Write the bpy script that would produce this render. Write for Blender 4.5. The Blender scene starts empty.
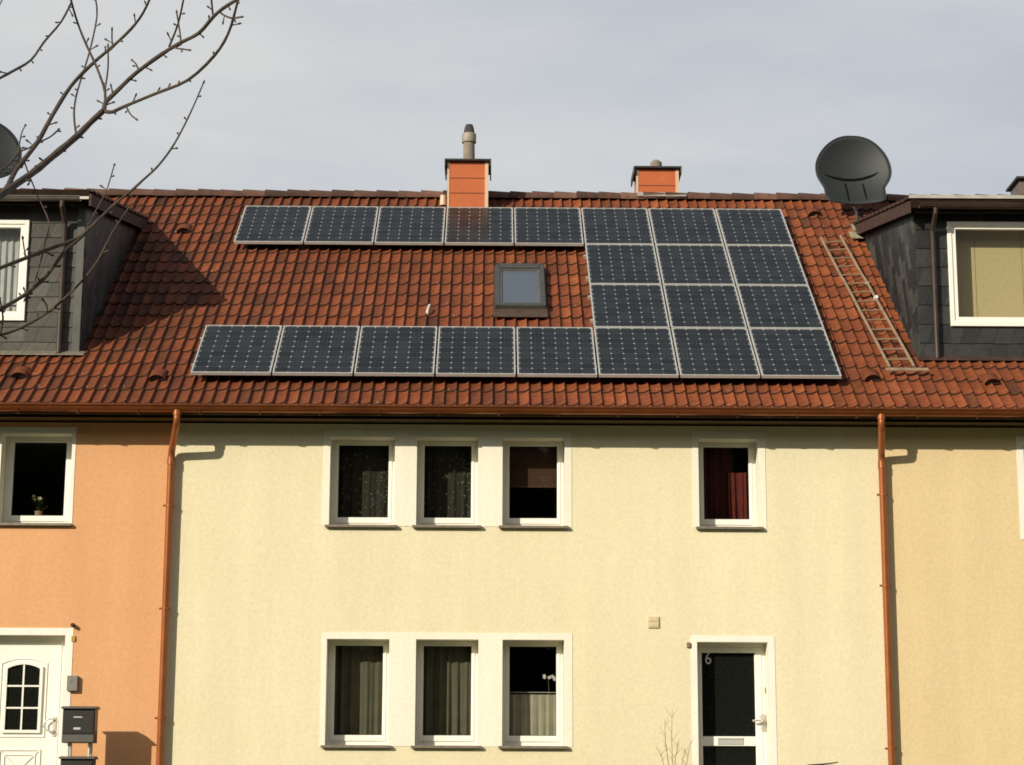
import bpy, math, random
from mathutils import Vector
rnd = random.Random(7)
s_, c_ = math.sin, math.cos
PI = math.pi
C = bpy.context.scene.collection

# ------------------------------------------------------------------ camera maths
F = 2100.; PITCH = math.radians(12.1); YAW = math.radians(.5); ROLL = .004
CY = -25.35; CZ = 1.6
fw = Vector((s_(YAW)*c_(PITCH), c_(YAW)*c_(PITCH), s_(PITCH)))
r0 = Vector((c_(YAW), -s_(YAW), 0)); u0 = r0.cross(fw)
CR = c_(ROLL)*r0 + s_(ROLL)*u0; CU = -s_(ROLL)*r0 + c_(ROLL)*u0
def W(x, y, Y):
    """point of the vertical plane at depth Y that the survey of the photo gives for a pixel"""
    d = fw + (x-512)/F*CR + (382.5-y)/F*CU
    t = (Y-CY)/d.y
    return Vector((t*d.x, Y, CZ+t*d.z))
TH = math.radians(36.3); Y0, Z0 = -.42, 6.50
ct, st = c_(TH), s_(TH)
def RP(x, s, o=0.):          # point on the front roof slope: x along the eaves, s up the slope, o off the surface
    return Vector((x, Y0+s*ct-o*st, Z0+s*st+o*ct))

# ------------------------------------------------------------------ materials
def mat(name, col, rough=.6, metal=0., noise=None, bump=None, spec=.5):
    m = bpy.data.materials.new(name); m.use_nodes = True
    n = m.node_tree.nodes; l = m.node_tree.links; b = n['Principled BSDF']
    b.inputs['Base Color'].default_value = (*col, 1); b.inputs['Roughness'].default_value = rough
    b.inputs['Metallic'].default_value = metal; b.inputs['Specular IOR Level'].default_value = spec
    tc = n.new('ShaderNodeTexCoord')
    if noise:                # (scale, amount, [second scale, second amount])
        cur = None
        rgb = n.new('ShaderNodeRGB'); rgb.outputs[0].default_value = (*col, 1); cur = rgb.outputs[0]
        for sc, am in zip(noise[0::2], noise[1::2]):
            t = n.new('ShaderNodeTexNoise'); t.inputs['Scale'].default_value = sc; t.inputs['Detail'].default_value = 5
            l.new(tc.outputs['Object'], t.inputs['Vector'])
            mr = n.new('ShaderNodeMapRange'); mr.inputs[1].default_value = .3; mr.inputs[2].default_value = .7
            mr.inputs[3].default_value = 1-am; mr.inputs[4].default_value = 1+am
            l.new(t.outputs['Fac'], mr.inputs[0])
            mx = n.new('ShaderNodeVectorMath'); mx.operation = 'SCALE'
            l.new(cur, mx.inputs[0]); l.new(mr.outputs[0], mx.inputs['Scale']); cur = mx.outputs[0]
        l.new(cur, b.inputs['Base Color'])
    if bump:
        t = n.new('ShaderNodeTexNoise'); t.inputs['Scale'].default_value = bump[0]; t.inputs['Detail'].default_value = 6
        l.new(tc.outputs['Object'], t.inputs['Vector'])
        bp = n.new('ShaderNodeBump'); bp.inputs['Strength'].default_value = bump[1]; bp.inputs['Distance'].default_value = bump[2]
        l.new(t.outputs['Fac'], bp.inputs['Height']); l.new(bp.outputs[0], b.inputs['Normal'])
    return m

def stucco(name, col, dirt):
    m = mat(name, col, .92, 0, None, None, .2)
    n = m.node_tree.nodes; l = m.node_tree.links; b = n['Principled BSDF']; tc = n['Texture Coordinate']
    a = n.new('ShaderNodeTexNoise'); a.inputs['Scale'].default_value = .55; a.inputs['Detail'].default_value = 7; a.inputs['Roughness'].default_value = .62
    f = n.new('ShaderNodeTexNoise'); f.inputs['Scale'].default_value = 26; f.inputs['Detail'].default_value = 4
    mp = n.new('ShaderNodeMapping'); mp.inputs['Scale'].default_value = (2.2, 1, .22)     # rain streaks
    g = n.new('ShaderNodeTexNoise'); g.inputs['Scale'].default_value = 1.5; g.inputs['Detail'].default_value = 5
    l.new(tc.outputs['Object'], a.inputs['Vector']); l.new(tc.outputs['Object'], f.inputs['Vector'])
    l.new(tc.outputs['Object'], mp.inputs['Vector']); l.new(mp.outputs[0], g.inputs['Vector'])
    def mrr(src, lo, hi, o1, o2):
        mr = n.new('ShaderNodeMapRange'); mr.inputs[1].default_value = lo; mr.inputs[2].default_value = hi
        mr.inputs[3].default_value = o1; mr.inputs[4].default_value = o2; l.new(src, mr.inputs[0]); return mr.outputs[0]
    m1 = n.new('ShaderNodeMath'); m1.operation = 'MULTIPLY'
    l.new(mrr(f.outputs['Fac'], .25, .75, .93, 1.06), m1.inputs[0]); l.new(mrr(g.outputs['Fac'], .3, .7, .955, 1.03), m1.inputs[1])
    mx = n.new('ShaderNodeMix'); mx.data_type = 'RGBA'
    mx.inputs['A'].default_value = (*col, 1); mx.inputs['B'].default_value = (*dirt, 1)
    l.new(mrr(a.outputs['Fac'], .4, .68, 0, .55), mx.inputs['Factor'])
    v = n.new('ShaderNodeVectorMath'); v.operation = 'SCALE'
    l.new(mx.outputs['Result'], v.inputs[0]); l.new(m1.outputs[0], v.inputs['Scale']); l.new(v.outputs[0], b.inputs['Base Color'])
    t = n.new('ShaderNodeTexNoise'); t.inputs['Scale'].default_value = 75; t.inputs['Detail'].default_value = 5
    l.new(tc.outputs['Object'], t.inputs['Vector'])
    bp = n.new('ShaderNodeBump'); bp.inputs['Strength'].default_value = .55; bp.inputs['Distance'].default_value = .006
    l.new(t.outputs['Fac'], bp.inputs['Height']); l.new(bp.outputs[0], b.inputs['Normal'])
    return m

def tone_mat(name, cols, rough, lichen=None, spec=.35, nscale=14):
    """per-tile tone attribute through a colour ramp, times fine noise, with optional pale lichen specks"""
    m = mat(name, (1, 1, 1), rough, 0, None, (60, .35, .004), spec)
    n = m.node_tree.nodes; l = m.node_tree.links; b = n['Principled BSDF']; tc = n['Texture Coordinate']
    at = n.new('ShaderNodeAttribute'); at.attribute_name = 'tone'
    cr = n.new('ShaderNodeValToRGB'); e = cr.color_ramp.elements
    e[0].position = 0; e[0].color = (*cols[0], 1); e[1].position = 1; e[1].color = (*cols[-1], 1)
    for i, c in enumerate(cols[1:-1]):
        k = e.new((i+1)/(len(cols)-1)); k.color = (*c, 1)
    l.new(at.outputs['Fac'], cr.inputs[0])
    t = n.new('ShaderNodeTexNoise'); t.inputs['Scale'].default_value = nscale; t.inputs['Detail'].default_value = 6
    l.new(tc.outputs['Object'], t.inputs['Vector'])
    big = n.new('ShaderNodeTexNoise'); big.inputs['Scale'].default_value = .9; big.inputs['Detail'].default_value = 5
    l.new(tc.outputs['Object'], big.inputs['Vector'])
    mr = n.new('ShaderNodeMapRange'); mr.inputs[1].default_value = .3; mr.inputs[2].default_value = .7; mr.inputs[3].default_value = .72; mr.inputs[4].default_value = 1.2
    l.new(t.outputs['Fac'], mr.inputs[0])
    m2 = n.new('ShaderNodeMapRange'); m2.inputs[1].default_value = .35; m2.inputs[2].default_value = .65; m2.inputs[3].default_value = .78; m2.inputs[4].default_value = 1.15
    l.new(big.outputs['Fac'], m2.inputs[0])
    mm = n.new('ShaderNodeMath'); mm.operation = 'MULTIPLY'; l.new(mr.outputs[0], mm.inputs[0]); l.new(m2.outputs[0], mm.inputs[1])
    v = n.new('ShaderNodeVectorMath'); v.operation = 'SCALE'; l.new(cr.outputs[0], v.inputs[0]); l.new(mm.outputs[0], v.inputs['Scale'])
    out = v.outputs[0]
    if lichen:
        q = n.new('ShaderNodeTexNoise'); q.inputs['Scale'].default_value = 9; q.inputs['Detail'].default_value = 8; q.inputs['Roughness'].default_value = .8
        l.new(tc.outputs['Object'], q.inputs['Vector'])
        r = n.new('ShaderNodeMapRange'); r.inputs[1].default_value = .63; r.inputs[2].default_value = .72; l.new(q.outputs['Fac'], r.inputs[0])
        r.inputs[4].default_value = .6
        x = n.new('ShaderNodeMix'); x.data_type = 'RGBA'; x.inputs['B'].default_value = (*lichen, 1)
        l.new(r.outputs[0], x.inputs['Factor']); l.new(out, x.inputs['A']); out = x.outputs['Result']
    l.new(out, b.inputs['Base Color'])
    return m

def glass_mat(name, tint=.75):
    m = bpy.data.materials.new(name); m.use_nodes = True
    n = m.node_tree.nodes; l = m.node_tree.links; n.clear()
    o = n.new('ShaderNodeOutputMaterial'); mix = n.new('ShaderNodeMixShader')
    tr = n.new('ShaderNodeBsdfTransparent'); tr.inputs[0].default_value = (tint, tint*1.0, tint*.97, 1)
    gl = n.new('ShaderNodeBsdfGlossy'); gl.inputs['Roughness'].default_value = .02; gl.inputs[0].default_value = (.9, .95, 1, 1)
    fr = n.new('ShaderNodeFresnel'); ge = n.new('ShaderNodeNewGeometry')          # the same thin sheet seen from both sides
    io = n.new('ShaderNodeMapRange'); io.inputs[3].default_value = 1.35; io.inputs[4].default_value = 1/1.35
    l.new(ge.outputs['Backfacing'], io.inputs[0]); l.new(io.outputs[0], fr.inputs[0])
    l.new(fr.outputs[0], mix.inputs[0]); l.new(tr.outputs[0], mix.inputs[1]); l.new(gl.outputs[0], mix.inputs[2]); l.new(mix.outputs[0], o.inputs[0])
    return m

def cell_mat():
    """monocrystalline cells, 6 by 9: grid lines, busbars and the bright diamonds at the cell corners"""
    m = mat('solar_cells', (.02, .024, .032), .28, 0, None, None, .5)
    n = m.node_tree.nodes; l = m.node_tree.links; b = n['Principled BSDF']; tc = n['Texture Coordinate']
    b.inputs['IOR'].default_value = 1.33
    sp = n.new('ShaderNodeSeparateXYZ'); l.new(tc.outputs['UV'], sp.inputs[0])
    def mth(op, a, bb=None, cl=False):
        q = n.new('ShaderNodeMath'); q.operation = op; q.use_clamp = cl
        for i, v in enumerate((a, bb)):
            if v is None: continue
            if isinstance(v, (int, float)): q.inputs[i].default_value = v
            else: l.new(v, q.inputs[i])
        return q.outputs[0]
    def dist(src, k):        # distance to the nearest grid line, in cells
        f = mth('FRACT', mth('MULTIPLY', src, k))
        return mth('MINIMUM', f, mth('SUBTRACT', 1., f))
    du, dv = dist(sp.outputs[0], 6), dist(sp.outputs[1], 9)
    dia = mth('LESS_THAN', mth('ADD', du, dv), .115)
    line = mth('MAXIMUM', mth('LESS_THAN', du, .018), mth('LESS_THAN', dv, .018))
    f2 = mth('FRACT', mth('MULTIPLY', sp.outputs[0], 6))
    bus = mth('MAXIMUM', mth('LESS_THAN', mth('ABSOLUTE', mth('SUBTRACT', f2, .33)), .010), mth('LESS_THAN', mth('ABSOLUTE', mth('SUBTRACT', f2, .67)), .010))
    fac = mth('MAXIMUM', mth('MAXIMUM', dia, mth('MULTIPLY', line, .16)), mth('MULTIPLY', bus, .10))
    # each cell its own slight tone
    wn = n.new('ShaderNodeTexWhiteNoise'); wn.noise_dimensions = '3D'
    sn = n.new('ShaderNodeVectorMath'); sn.operation = 'FLOOR'; ml = n.new('ShaderNodeVectorMath'); ml.operation = 'MULTIPLY'
    ml.inputs[1].default_value = (6, 9, 1); l.new(tc.outputs['UV'], ml.inputs[0]); l.new(ml.outputs[0], sn.inputs[0]); 
    oi = n.new('ShaderNodeObjectInfo'); ad = n.new('ShaderNodeVectorMath'); ad.operation = 'ADD'
    l.new(sn.outputs[0], ad.inputs[0]); l.new(oi.outputs['Location'], ad.inputs[1]); l.new(ad.outputs[0], wn.inputs['Vector'])
    mr = n.new('ShaderNodeMapRange'); mr.inputs[3].default_value = .75; mr.inputs[4].default_value = 1.3; l.new(wn.outputs['Value'], mr.inputs[0])
    v = n.new('ShaderNodeVectorMath'); v.operation = 'SCALE'; v.inputs[0].default_value = (.020, .0222, .0222); l.new(mr.outputs[0], v.inputs['Scale'])
    x = n.new('ShaderNodeMix'); x.data_type = 'RGBA'; x.inputs['B'].default_value = (.29, .30, .30, 1)
    l.new(fac, x.inputs['Factor']); l.new(v.outputs[0], x.inputs['A']); l.new(x.outputs['Result'], b.inputs['Base Color'])
    return m

M = dict(
    cream=stucco('cream_render', (.765, .675, .445), (.735, .635, .395)),
    orange=stucco('orange_render', (.70, .368, .172), (.67, .338, .152)),
    yellow=stucco('yellow_render', (.71, .55, .305), (.68, .515, .275)),
    white=mat('white_paint', (.84, .79, .66), .55, 0, (3, .04, 30, .03)),
    offwhite=stucco('white_surround_render', (.85, .79, .63), (.82, .76, .59)),
    pvc=mat('white_pvc', (.86, .83, .72), .35, 0, (2, .03)),
    sill=mat('sill_metal', (.22, .18, .13), .45, .2, (12, .2)),
    tile=tone_mat('clay_tile', [(.060, .025, .014), (.14, .042, .016), (.185, .050, .018), (.226, .061, .020), (.27, .079, .027)], .66, (.34, .27, .18), .25),
    tile_edge=mat('mossy_shaded_edge', (.040, .020, .010), .9, 0, (9, .4)),  # moss and dirt, with the shade of the gap beneath painted into the lip
    fleck_pale=mat('pale_lichen', (.34, .27, .17), .9),
    ridge=tone_mat('ridge_clay', [(.045, .024, .018), (.10, .048, .032), (.17, .085, .055)], .85, (.34, .29, .22), nscale=8),
    deck=mat('roof_deck', (.05, .02, .012), .9),
    wood=mat('brown_wood', (.022, .012, .006), .85, 0, (6, .25), None, .1),
    soffit=mat('brown_soffit_paint', (.17, .115, .065), .8, 0, (6, .2), None, .1),
    verge=mat('brown_verge', (.050, .022, .013), .75, 0, (8, .35), (25, .5, .01)),
    copper=mat('copper_brown_metal', (.23, .066, .018), .30, .55, (4, .18)),
    pipe=mat('copper_brown_pipe', (.36, .115, .034), .30, .45, (5, .12)),
    grey_metal=mat('zinc', (.20, .18, .15), .45, .5, (6, .2)),
    zincl=mat('pale_zinc', (.55, .50, .42), .4, .4, (6, .15)),
    brownpipe=mat('dull_brown_pipe', (.055, .036, .027), .5, .2, (6, .2)),
    alu=mat('aluminium', (.58, .56, .51), .42, .35, (10, .06)),
    cells=cell_mat(),
    slate=tone_mat('slate', [(.016, .016, .014), (.025, .025, .022), (.036, .035, .030)], .55, None, .4),
    cheek=tone_mat('cheek_slate', [(.010, .010, .009), (.030, .029, .025), (.062, .058, .048)], .5, None, .4),
    slatel=tone_mat('weathered_slate', [(.046, .041, .030), (.062, .056, .041), (.080, .072, .054)], .6, None, .4),
    chim=mat('orange_cladding', (.47, .108, .022), .5, 0, (3, .08, 25, .05)),
    chimtrim=mat('chimney_corner_trim', (.62, .42, .28), .5),
    darkmetal=mat('dark_metal', (.035, .032, .028), .5, .3, (8, .3)),
    concrete=mat('flue_concrete', (.24, .20, .15), .85, 0, (9, .25), (40, .4, .01)),
    soot=mat('sooty_concrete', (.05, .045, .04), .9, 0, (12, .3)),
    pane=glass_mat('window_glass'),
    skyglass=mat('skylight_glass', (.10, .12, .14), .06, 0, None, None, 1.0),
    dkglass=mat('dark_door_glass', (.009, .010, .007), .10, 0, (40, .3), None, .3),
    curtain=mat('sheer_grey_curtain', (.125, .12, .075), .9, 0, (5, .15)),
    lace=mat('dark_lace_curtain', (.030, .028, .018), .9),
    cafe=mat('pale_cafe_curtain', (.40, .38, .27), .9, 0, (6, .12)),
    redc=mat('dark_red_curtain', (.13, .016, .009), .85, 0, (5, .2)),
    rednet=mat('dim_red_curtain', (.085, .015, .010), .85, 0, (5, .2)),
    bamboo=mat('brown_blind', (.085, .040, .016), .8, 0, (20, .2)),
    whitec=mat('white_net_curtain', (.52, .54, .52), .9, 0, (6, .1)),
    yblind=mat('yellow_blind', (.64, .53, .27), .85, 0, (20, .05), (60, .2, .004)),
    interior=mat('interior_plaster', (.30, .27, .20), .9),
    ladder=mat('weathered_ladder_metal', (.34, .235, .145), .6, .3, (14, .25)),
    blackm=mat('black_metal', (.006, .006, .006), .8, 0, None, None, .1),
    dish=mat('anthracite_dish', (.019, .022, .020), .6, 0, (5, .12)),
    box=mat('black_letterbox', (.030, .028, .022), .4, .2, (8, .15)),
    boxlid=mat('grey_letterbox_lid', (.11, .10, .085), .45, .3),
    greyplastic=mat('grey_plastic', (.20, .185, .15), .5),
    beige=mat('beige_plastic', (.55, .44, .28), .5),
    yellowp=mat('yellow_sticker', (.42, .25, .04), .5),
    lead=mat('lead_flashing', (.19, .165, .12), .6, .2, (14, .35)),
    bark=mat('grey_brown_bark', (.070, .048, .030), .8, 0, (10, .35, 60, .25), (50, .6, .01)),
    twig=mat('pale_dry_twig', (.26, .17, .08), .8, 0, (30, .3)),
    leaf=mat('leaf', (.13, .17, .05), .6, 0, (20, .3)),
    petal=mat('white_petal', (.75, .72, .68), .6),
    terracotta=mat('terracotta', (.40, .28, .17), .7),
    grass=mat('grass_green', (.055, .075, .025), .95, 0, (1.5, .3, 30, .4), (40, .8, .05)),
    asphalt=mat('asphalt', (.05, .05, .05), .9, 0, (20, .2), (80, .5, .01)),
    paving=mat('paving', (.22, .20, .18), .9, 0, (6, .15), (50, .4, .01)),
)

# ------------------------------------------------------------------ mesh builder
ORG = {}
class MB:
    def __init__(self): self.v = []; self.f = []; self.t = []; self.m = []; self.uv = {}
    def face(self, pts, tone=.5, mi=0, uv=None):
        i = len(self.v); self.v += [tuple(p) for p in pts]
        if uv: self.uv[len(self.f)] = uv
        self.f.append(tuple(range(i, i+len(pts)))); self.t.append(tone); self.m.append(mi)
    def idx(self, verts, faces, tone=.5, mi=0):
        i = len(self.v); self.v += [tuple(p) for p in verts]
        for f in faces: self.f.append(tuple(i+k for k in f)); self.t.append(tone); self.m.append(mi)
    def box(self, x0, x1, y0, y1, z0, z1, tone=.5, mi=0, fr=None):
        P = [(x, y, z) for z in (z0, z1) for y in (y0, y1) for x in (x0, x1)]
        if fr: P = [fr(*p) for p in P]
        self.idx(P, [(0, 2, 3, 1), (4, 5, 7, 6), (0, 1, 5, 4), (2, 6, 7, 3), (0, 4, 6, 2), (1, 3, 7, 5)], tone, mi); return self
    def tube(self, pts, r, n=8, caps=True, tone=.5, mi=0):
        pts = [Vector(p) for p in pts]; N = len(pts)
        rs = r if isinstance(r, (list, tuple)) else [r]*N
        d0 = (pts[1]-pts[0]).normalized(); a = d0.orthogonal().normalized(); vs = []
        for k in range(N):
            d = (pts[min(k+1, N-1)]-pts[max(k-1, 0)]).normalized()
            a = (a - d*a.dot(d)).normalized(); b = d.cross(a)
            vs += [pts[k] + rs[k]*(c_(2*PI*j/n)*a + s_(2*PI*j/n)*b) for j in range(n)]
        fs = [(k*n+j, k*n+(j+1) % n, (k+1)*n+(j+1) % n, (k+1)*n+j) for k in range(N-1) for j in range(n)]
        if caps: fs += [tuple(range(n))[::-1], tuple((N-1)*n+j for j in range(n))]
        self.idx(vs, fs, tone, mi); return self
    def build(self, name, m, parent=None, smooth=False, bevel=0, origin=None, **tag_):
        if origin is None:
            xs, ys, zs = zip(*self.v); origin = Vector(((min(xs)+max(xs))/2, (min(ys)+max(ys))/2, min(zs)))
        me = bpy.data.meshes.new(name); me.from_pydata([tuple(Vector(p)-origin) for p in self.v], [], self.f)
        for mm in (m if isinstance(m, (list, tuple)) else [m]): me.materials.append(mm)
        at = me.attributes.new('tone', 'FLOAT', 'FACE')
        for i, t in enumerate(self.t): at.data[i].value = t
        if any(self.m):
            for p, k in zip(me.polygons, self.m): p.material_index = k
        if self.uv:
            u = me.uv_layers.new(name='UVMap')
            for fi, co in self.uv.items():
                for li, q in zip(me.polygons[fi].loop_indices, co): u.data[li].uv = q
        if smooth:
            for p in me.polygons: p.use_smooth = True
            if smooth != 'all':
                try: me.set_sharp_from_angle(angle=math.radians(40))
                except Exception: pass
        o = bpy.data.objects.new(name, me); C.objects.link(o); ORG[o.name] = Vector(origin)
        o.location = origin
        if parent is not None: o.parent = parent; o.location = Vector(origin) - ORG[parent.name]
        if bevel:
            b = o.modifiers.new('edge', 'BEVEL'); b.width = bevel; b.segments = 2; b.limit_method = 'ANGLE'
        tag(o, **tag_); return o
def tag(o, label=None, cat=None, group=None, kind=None):
    for k, v in (('label', label), ('category', cat), ('group', group), ('kind', kind)):
        if v: o[k] = v
    return o
def empty(name, loc, label, cat, group=None):
    o = bpy.data.objects.new(name, None); C.objects.link(o); o.location = loc; ORG[o.name] = Vector(loc); o.empty_display_size = .2
    return tag(o, label, cat, group)
def bx(*a): return MB().box(*a)

# ------------------------------------------------------------------ houses
HX = [-12.56, -3.90, 4.76, 13.42]                      # party walls
HEAD = 6.50
def Wr(x, y, Y=0): p = W(x, y, Y); return round(p.x, 2), round(p.z, 2)
ZU0, ZU1 = 5.24, 6.34                                   # upper openings
ZL0, ZL1 = 2.60, 3.87                                   # lower openings
def colx(l, r, y): return Wr(l, y)[0], Wr(r, y)[0]
CW = dict(u1=(*colx(329.5, 394, 500), ZU0, ZU1), u2=(*colx(416, 478, 500), ZU0, ZU1), u3=(*colx(502.5, 565, 500), ZU0, ZU1), u4=(*colx(699, 758.5, 500), ZU0, ZU1),
          l1=(*colx(325.8, 388.8, 700), ZL0, ZL1), l2=(*colx(414.9, 477.9, 700), ZL0, ZL1), l3=(*colx(502, 564, 700), ZL0, ZL1),
          door=(*colx(697.6, 768.4, 700), 1.76, 3.855))
OX = Wr(69.5, 500)[0]; OD = Wr(62.5, 700)[0]
OW = dict(u=(OX-.86, OX, ZU0, 6.36), door=(OD-1.06, OD, 1.76, 3.90))
YX = Wr(1026, 500)[0]
YW = dict(u=(YX, YX+.78, 5.12, 6.32), l=(YX+.04, YX+.82, 2.5, 3.80))
WT = .32

def wall_front(x0, x1, z0, z1, holes, house, m):
    xs = sorted({x0, x1, *[h[0] for h in holes], *[h[1] for h in holes]}); zs = sorted({z0, z1, *[h[2] for h in holes], *[h[3] for h in holes]})
    b = MB(); nx, nz = len(xs), len(zs)
    hole = lambda i, j: any(h[0] <= (xs[i]+xs[i+1])/2 <= h[1] and h[2] <= (zs[j]+zs[j+1])/2 <= h[3] for h in holes)
    for i in range(nx-1):
        for j in range(nz-1):
            if hole(i, j): continue
            X0, X1, A, B = xs[i], xs[i+1], zs[j], zs[j+1]
            b.face([(X0, 0, A), (X1, 0, A), (X1, 0, B), (X0, 0, B)])
            b.face([(X1, WT, A), (X0, WT, A), (X0, WT, B), (X1, WT, B)], mi=2)
    for a0, a1, c0, c1 in holes:                          # painted reveals
        b.face([(a0, 0, c0), (a0, 0, c1), (a0, WT, c1), (a0, WT, c0)], mi=1); b.face([(a1, 0, c1), (a1, 0, c0), (a1, WT, c0), (a1, WT, c1)], mi=1)
        b.face([(a0, 0, c1), (a1, 0, c1), (a1, WT, c1), (a0, WT, c1)], mi=1); b.face([(a0, 0, c0), (a0, WT, c0), (a1, WT, c0), (a1, 0, c0)], mi=1)
    # side, back, floors, inner partition
    Yb = 12.6
    for X, sgn in ((x0, 1), (x1, -1)): b.box(min(X, X+sgn*.12), max(X, X+sgn*.12), WT, Yb, z0, z1, mi=2)
    b.box(x0+.12, x1-.12, Yb-.3, Yb, z0, z1); b.box(x0+.12, x1-.12, 4.0, 4.1, z0, z1, mi=2)
    b.box(x0+.12, x1-.12, WT, 4.0, 4.15, 4.4, mi=2); b.box(x0+.12, x1-.12, WT, 4.0, z0, z0+.3, mi=2)
    b.box(x0+.12, x1-.12, WT, Yb-.3, z1-.06, z1, mi=2)
    return b.build('wall', [m, M['offwhite'], M['interior']], house)

def surround(house, x0, x1, z0, z1, holes, m=None, proud=.006):
    xs = sorted({x0, x1, *[h[0] for h in holes], *[h[1] for h in holes]}); zs = sorted({z0, z1, *[v for h in holes for v in h[2:4] if z0 < v < z1]})
    b = MB()
    for i in range(len(xs)-1):
        for j in range(len(zs)-1):
            cx, cz = (xs[i]+xs[i+1])/2, (zs[j]+zs[j+1])/2
            if any(h[0] < cx < h[1] and h[2] < cz < h[3] for h in holes): continue
            b.face([(xs[i], -proud, zs[j]), (xs[i+1], -proud, zs[j]), (xs[i+1], -proud, zs[j+1]), (xs[i], -proud, zs[j+1])])
    def rim(a0, a1, c0, c1):
        for p, q in (((a0, c0), (a1, c0)), ((a1, c0), (a1, c1)), ((a1, c1), (a0, c1)), ((a0, c1), (a0, c0))):
            b.face([(p[0], -proud, p[1]), (p[0], .002, p[1]), (q[0], .002, q[1]), (q[0], -proud, q[1])])
    rim(x0, x1, z0, z1)
    for h in holes: rim(h[0], h[1], max(h[2], z0), h[3])
    return b.build('window_surround', m or M['offwhite'], house)

def ringframe(b, x0, x1, z0, z1, y0, y1, l, r, t, bo, fr=None):
    b.box(x0, x0+l, y0, y1, z0, z1, fr=fr); b.box(x1-r, x1, y0, y1, z0, z1, fr=fr)
    b.box(x0+l, x1-r, y0, y1, z1-t, z1, fr=fr); b.box(x0+l, x1-r, y0, y1, z0, z0+bo, fr=fr); return b

def wavy(x0, x1, z0, z1, y, amp, waves, seed=0, gather=0., n=70, hem=0.):
    r = random.Random(seed); ph = [r.uniform(0, 6.28) for _ in range(4)]; b = MB(); cols = []
    for i in range(n+1):
        u = i/n; X = x0+(x1-x0)*u
        off = amp*(s_(2*PI*waves*u+ph[0]+1.3*s_(2*PI*1.7*u+ph[1]))+.45*s_(2*PI*waves*2.3*u+ph[2]))
        cols.append([(X+gather*(1-k)*s_(9*u)*.02, y+off*(.35+.65*(1-k)), z0+(z1-z0)*k-hem*(k == 0)*s_(2*PI*waves*u+ph[0])) for k in (0, .33, .66, 1)])
    vs = [p for c in cols for p in c]
    b.idx(vs, [(i*4+j, (i+1)*4+j, (i+1)*4+j+1, i*4+j+1) for i in range(n) for j in range(3)])
    return b

def window(house, o, frm=(.085, .085, .058, .14), y=.235, sill=True, handle=True):
    x0, x1, z0, z1 = o; l, r, t, bo = frm; e = .003
    b = MB(); ringframe(b, x0+e, x1-e, z0+e, z1-e, y+.012, y+.08, .045, .045, .045, .07)
    ringframe(b, x0+.045, x1-.045, z0+.07, z1-.045, y, y+.07, l-.045, r-.045, t-.045, bo-.07)
    w = b.build('window', M['pvc'], house, bevel=.004)
    g = MB(); gx0, gx1, gz0, gz1 = x0+l-.008, x1-r+.008, z0+bo-.008, z1-t+.008
    g.face([(gx0, y+.035, gz0), (gx1, y+.035, gz0), (gx1, y+.035, gz1), (gx0, y+.035, gz1)]); g.build('pane', M['pane'], w)
    # dark glazing gasket
    k = MB(); ringframe(k, gx0+.008, gx1-.008, gz0+.008, gz1-.008, y+.028, y+.033, .007, .007, .007, .007); k.build('gasket', M['soot'], w)
    if sill:
        s = MB()
        P = [(-.055, -.018), (-.055, .010), (y+.012, .034), (y+.012, .004), (-.035, -.006), (-.035, -.018)]
        X0, X1 = x0-.045, x1+.045
        vs = [(X, yy, z0+zz-.02) for X in (X0, X1) for yy, zz in P]; n = 6
        # keep the sill inside the opening behind the wall face: front lip spans wider
        s.box(X0, X1, -.06, -.014, z0-.022, z0+.008); s.box(x0+.003, x1-.003, -.014, y+.012, z0+.002, z0+.012)
        s.build('sill', M['sill'], w, bevel=.003)
    return w
def interior_of(o, y=.32): return o[0]-.06, o[1]+.06, o[2]-.03, o[3]+.04

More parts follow.
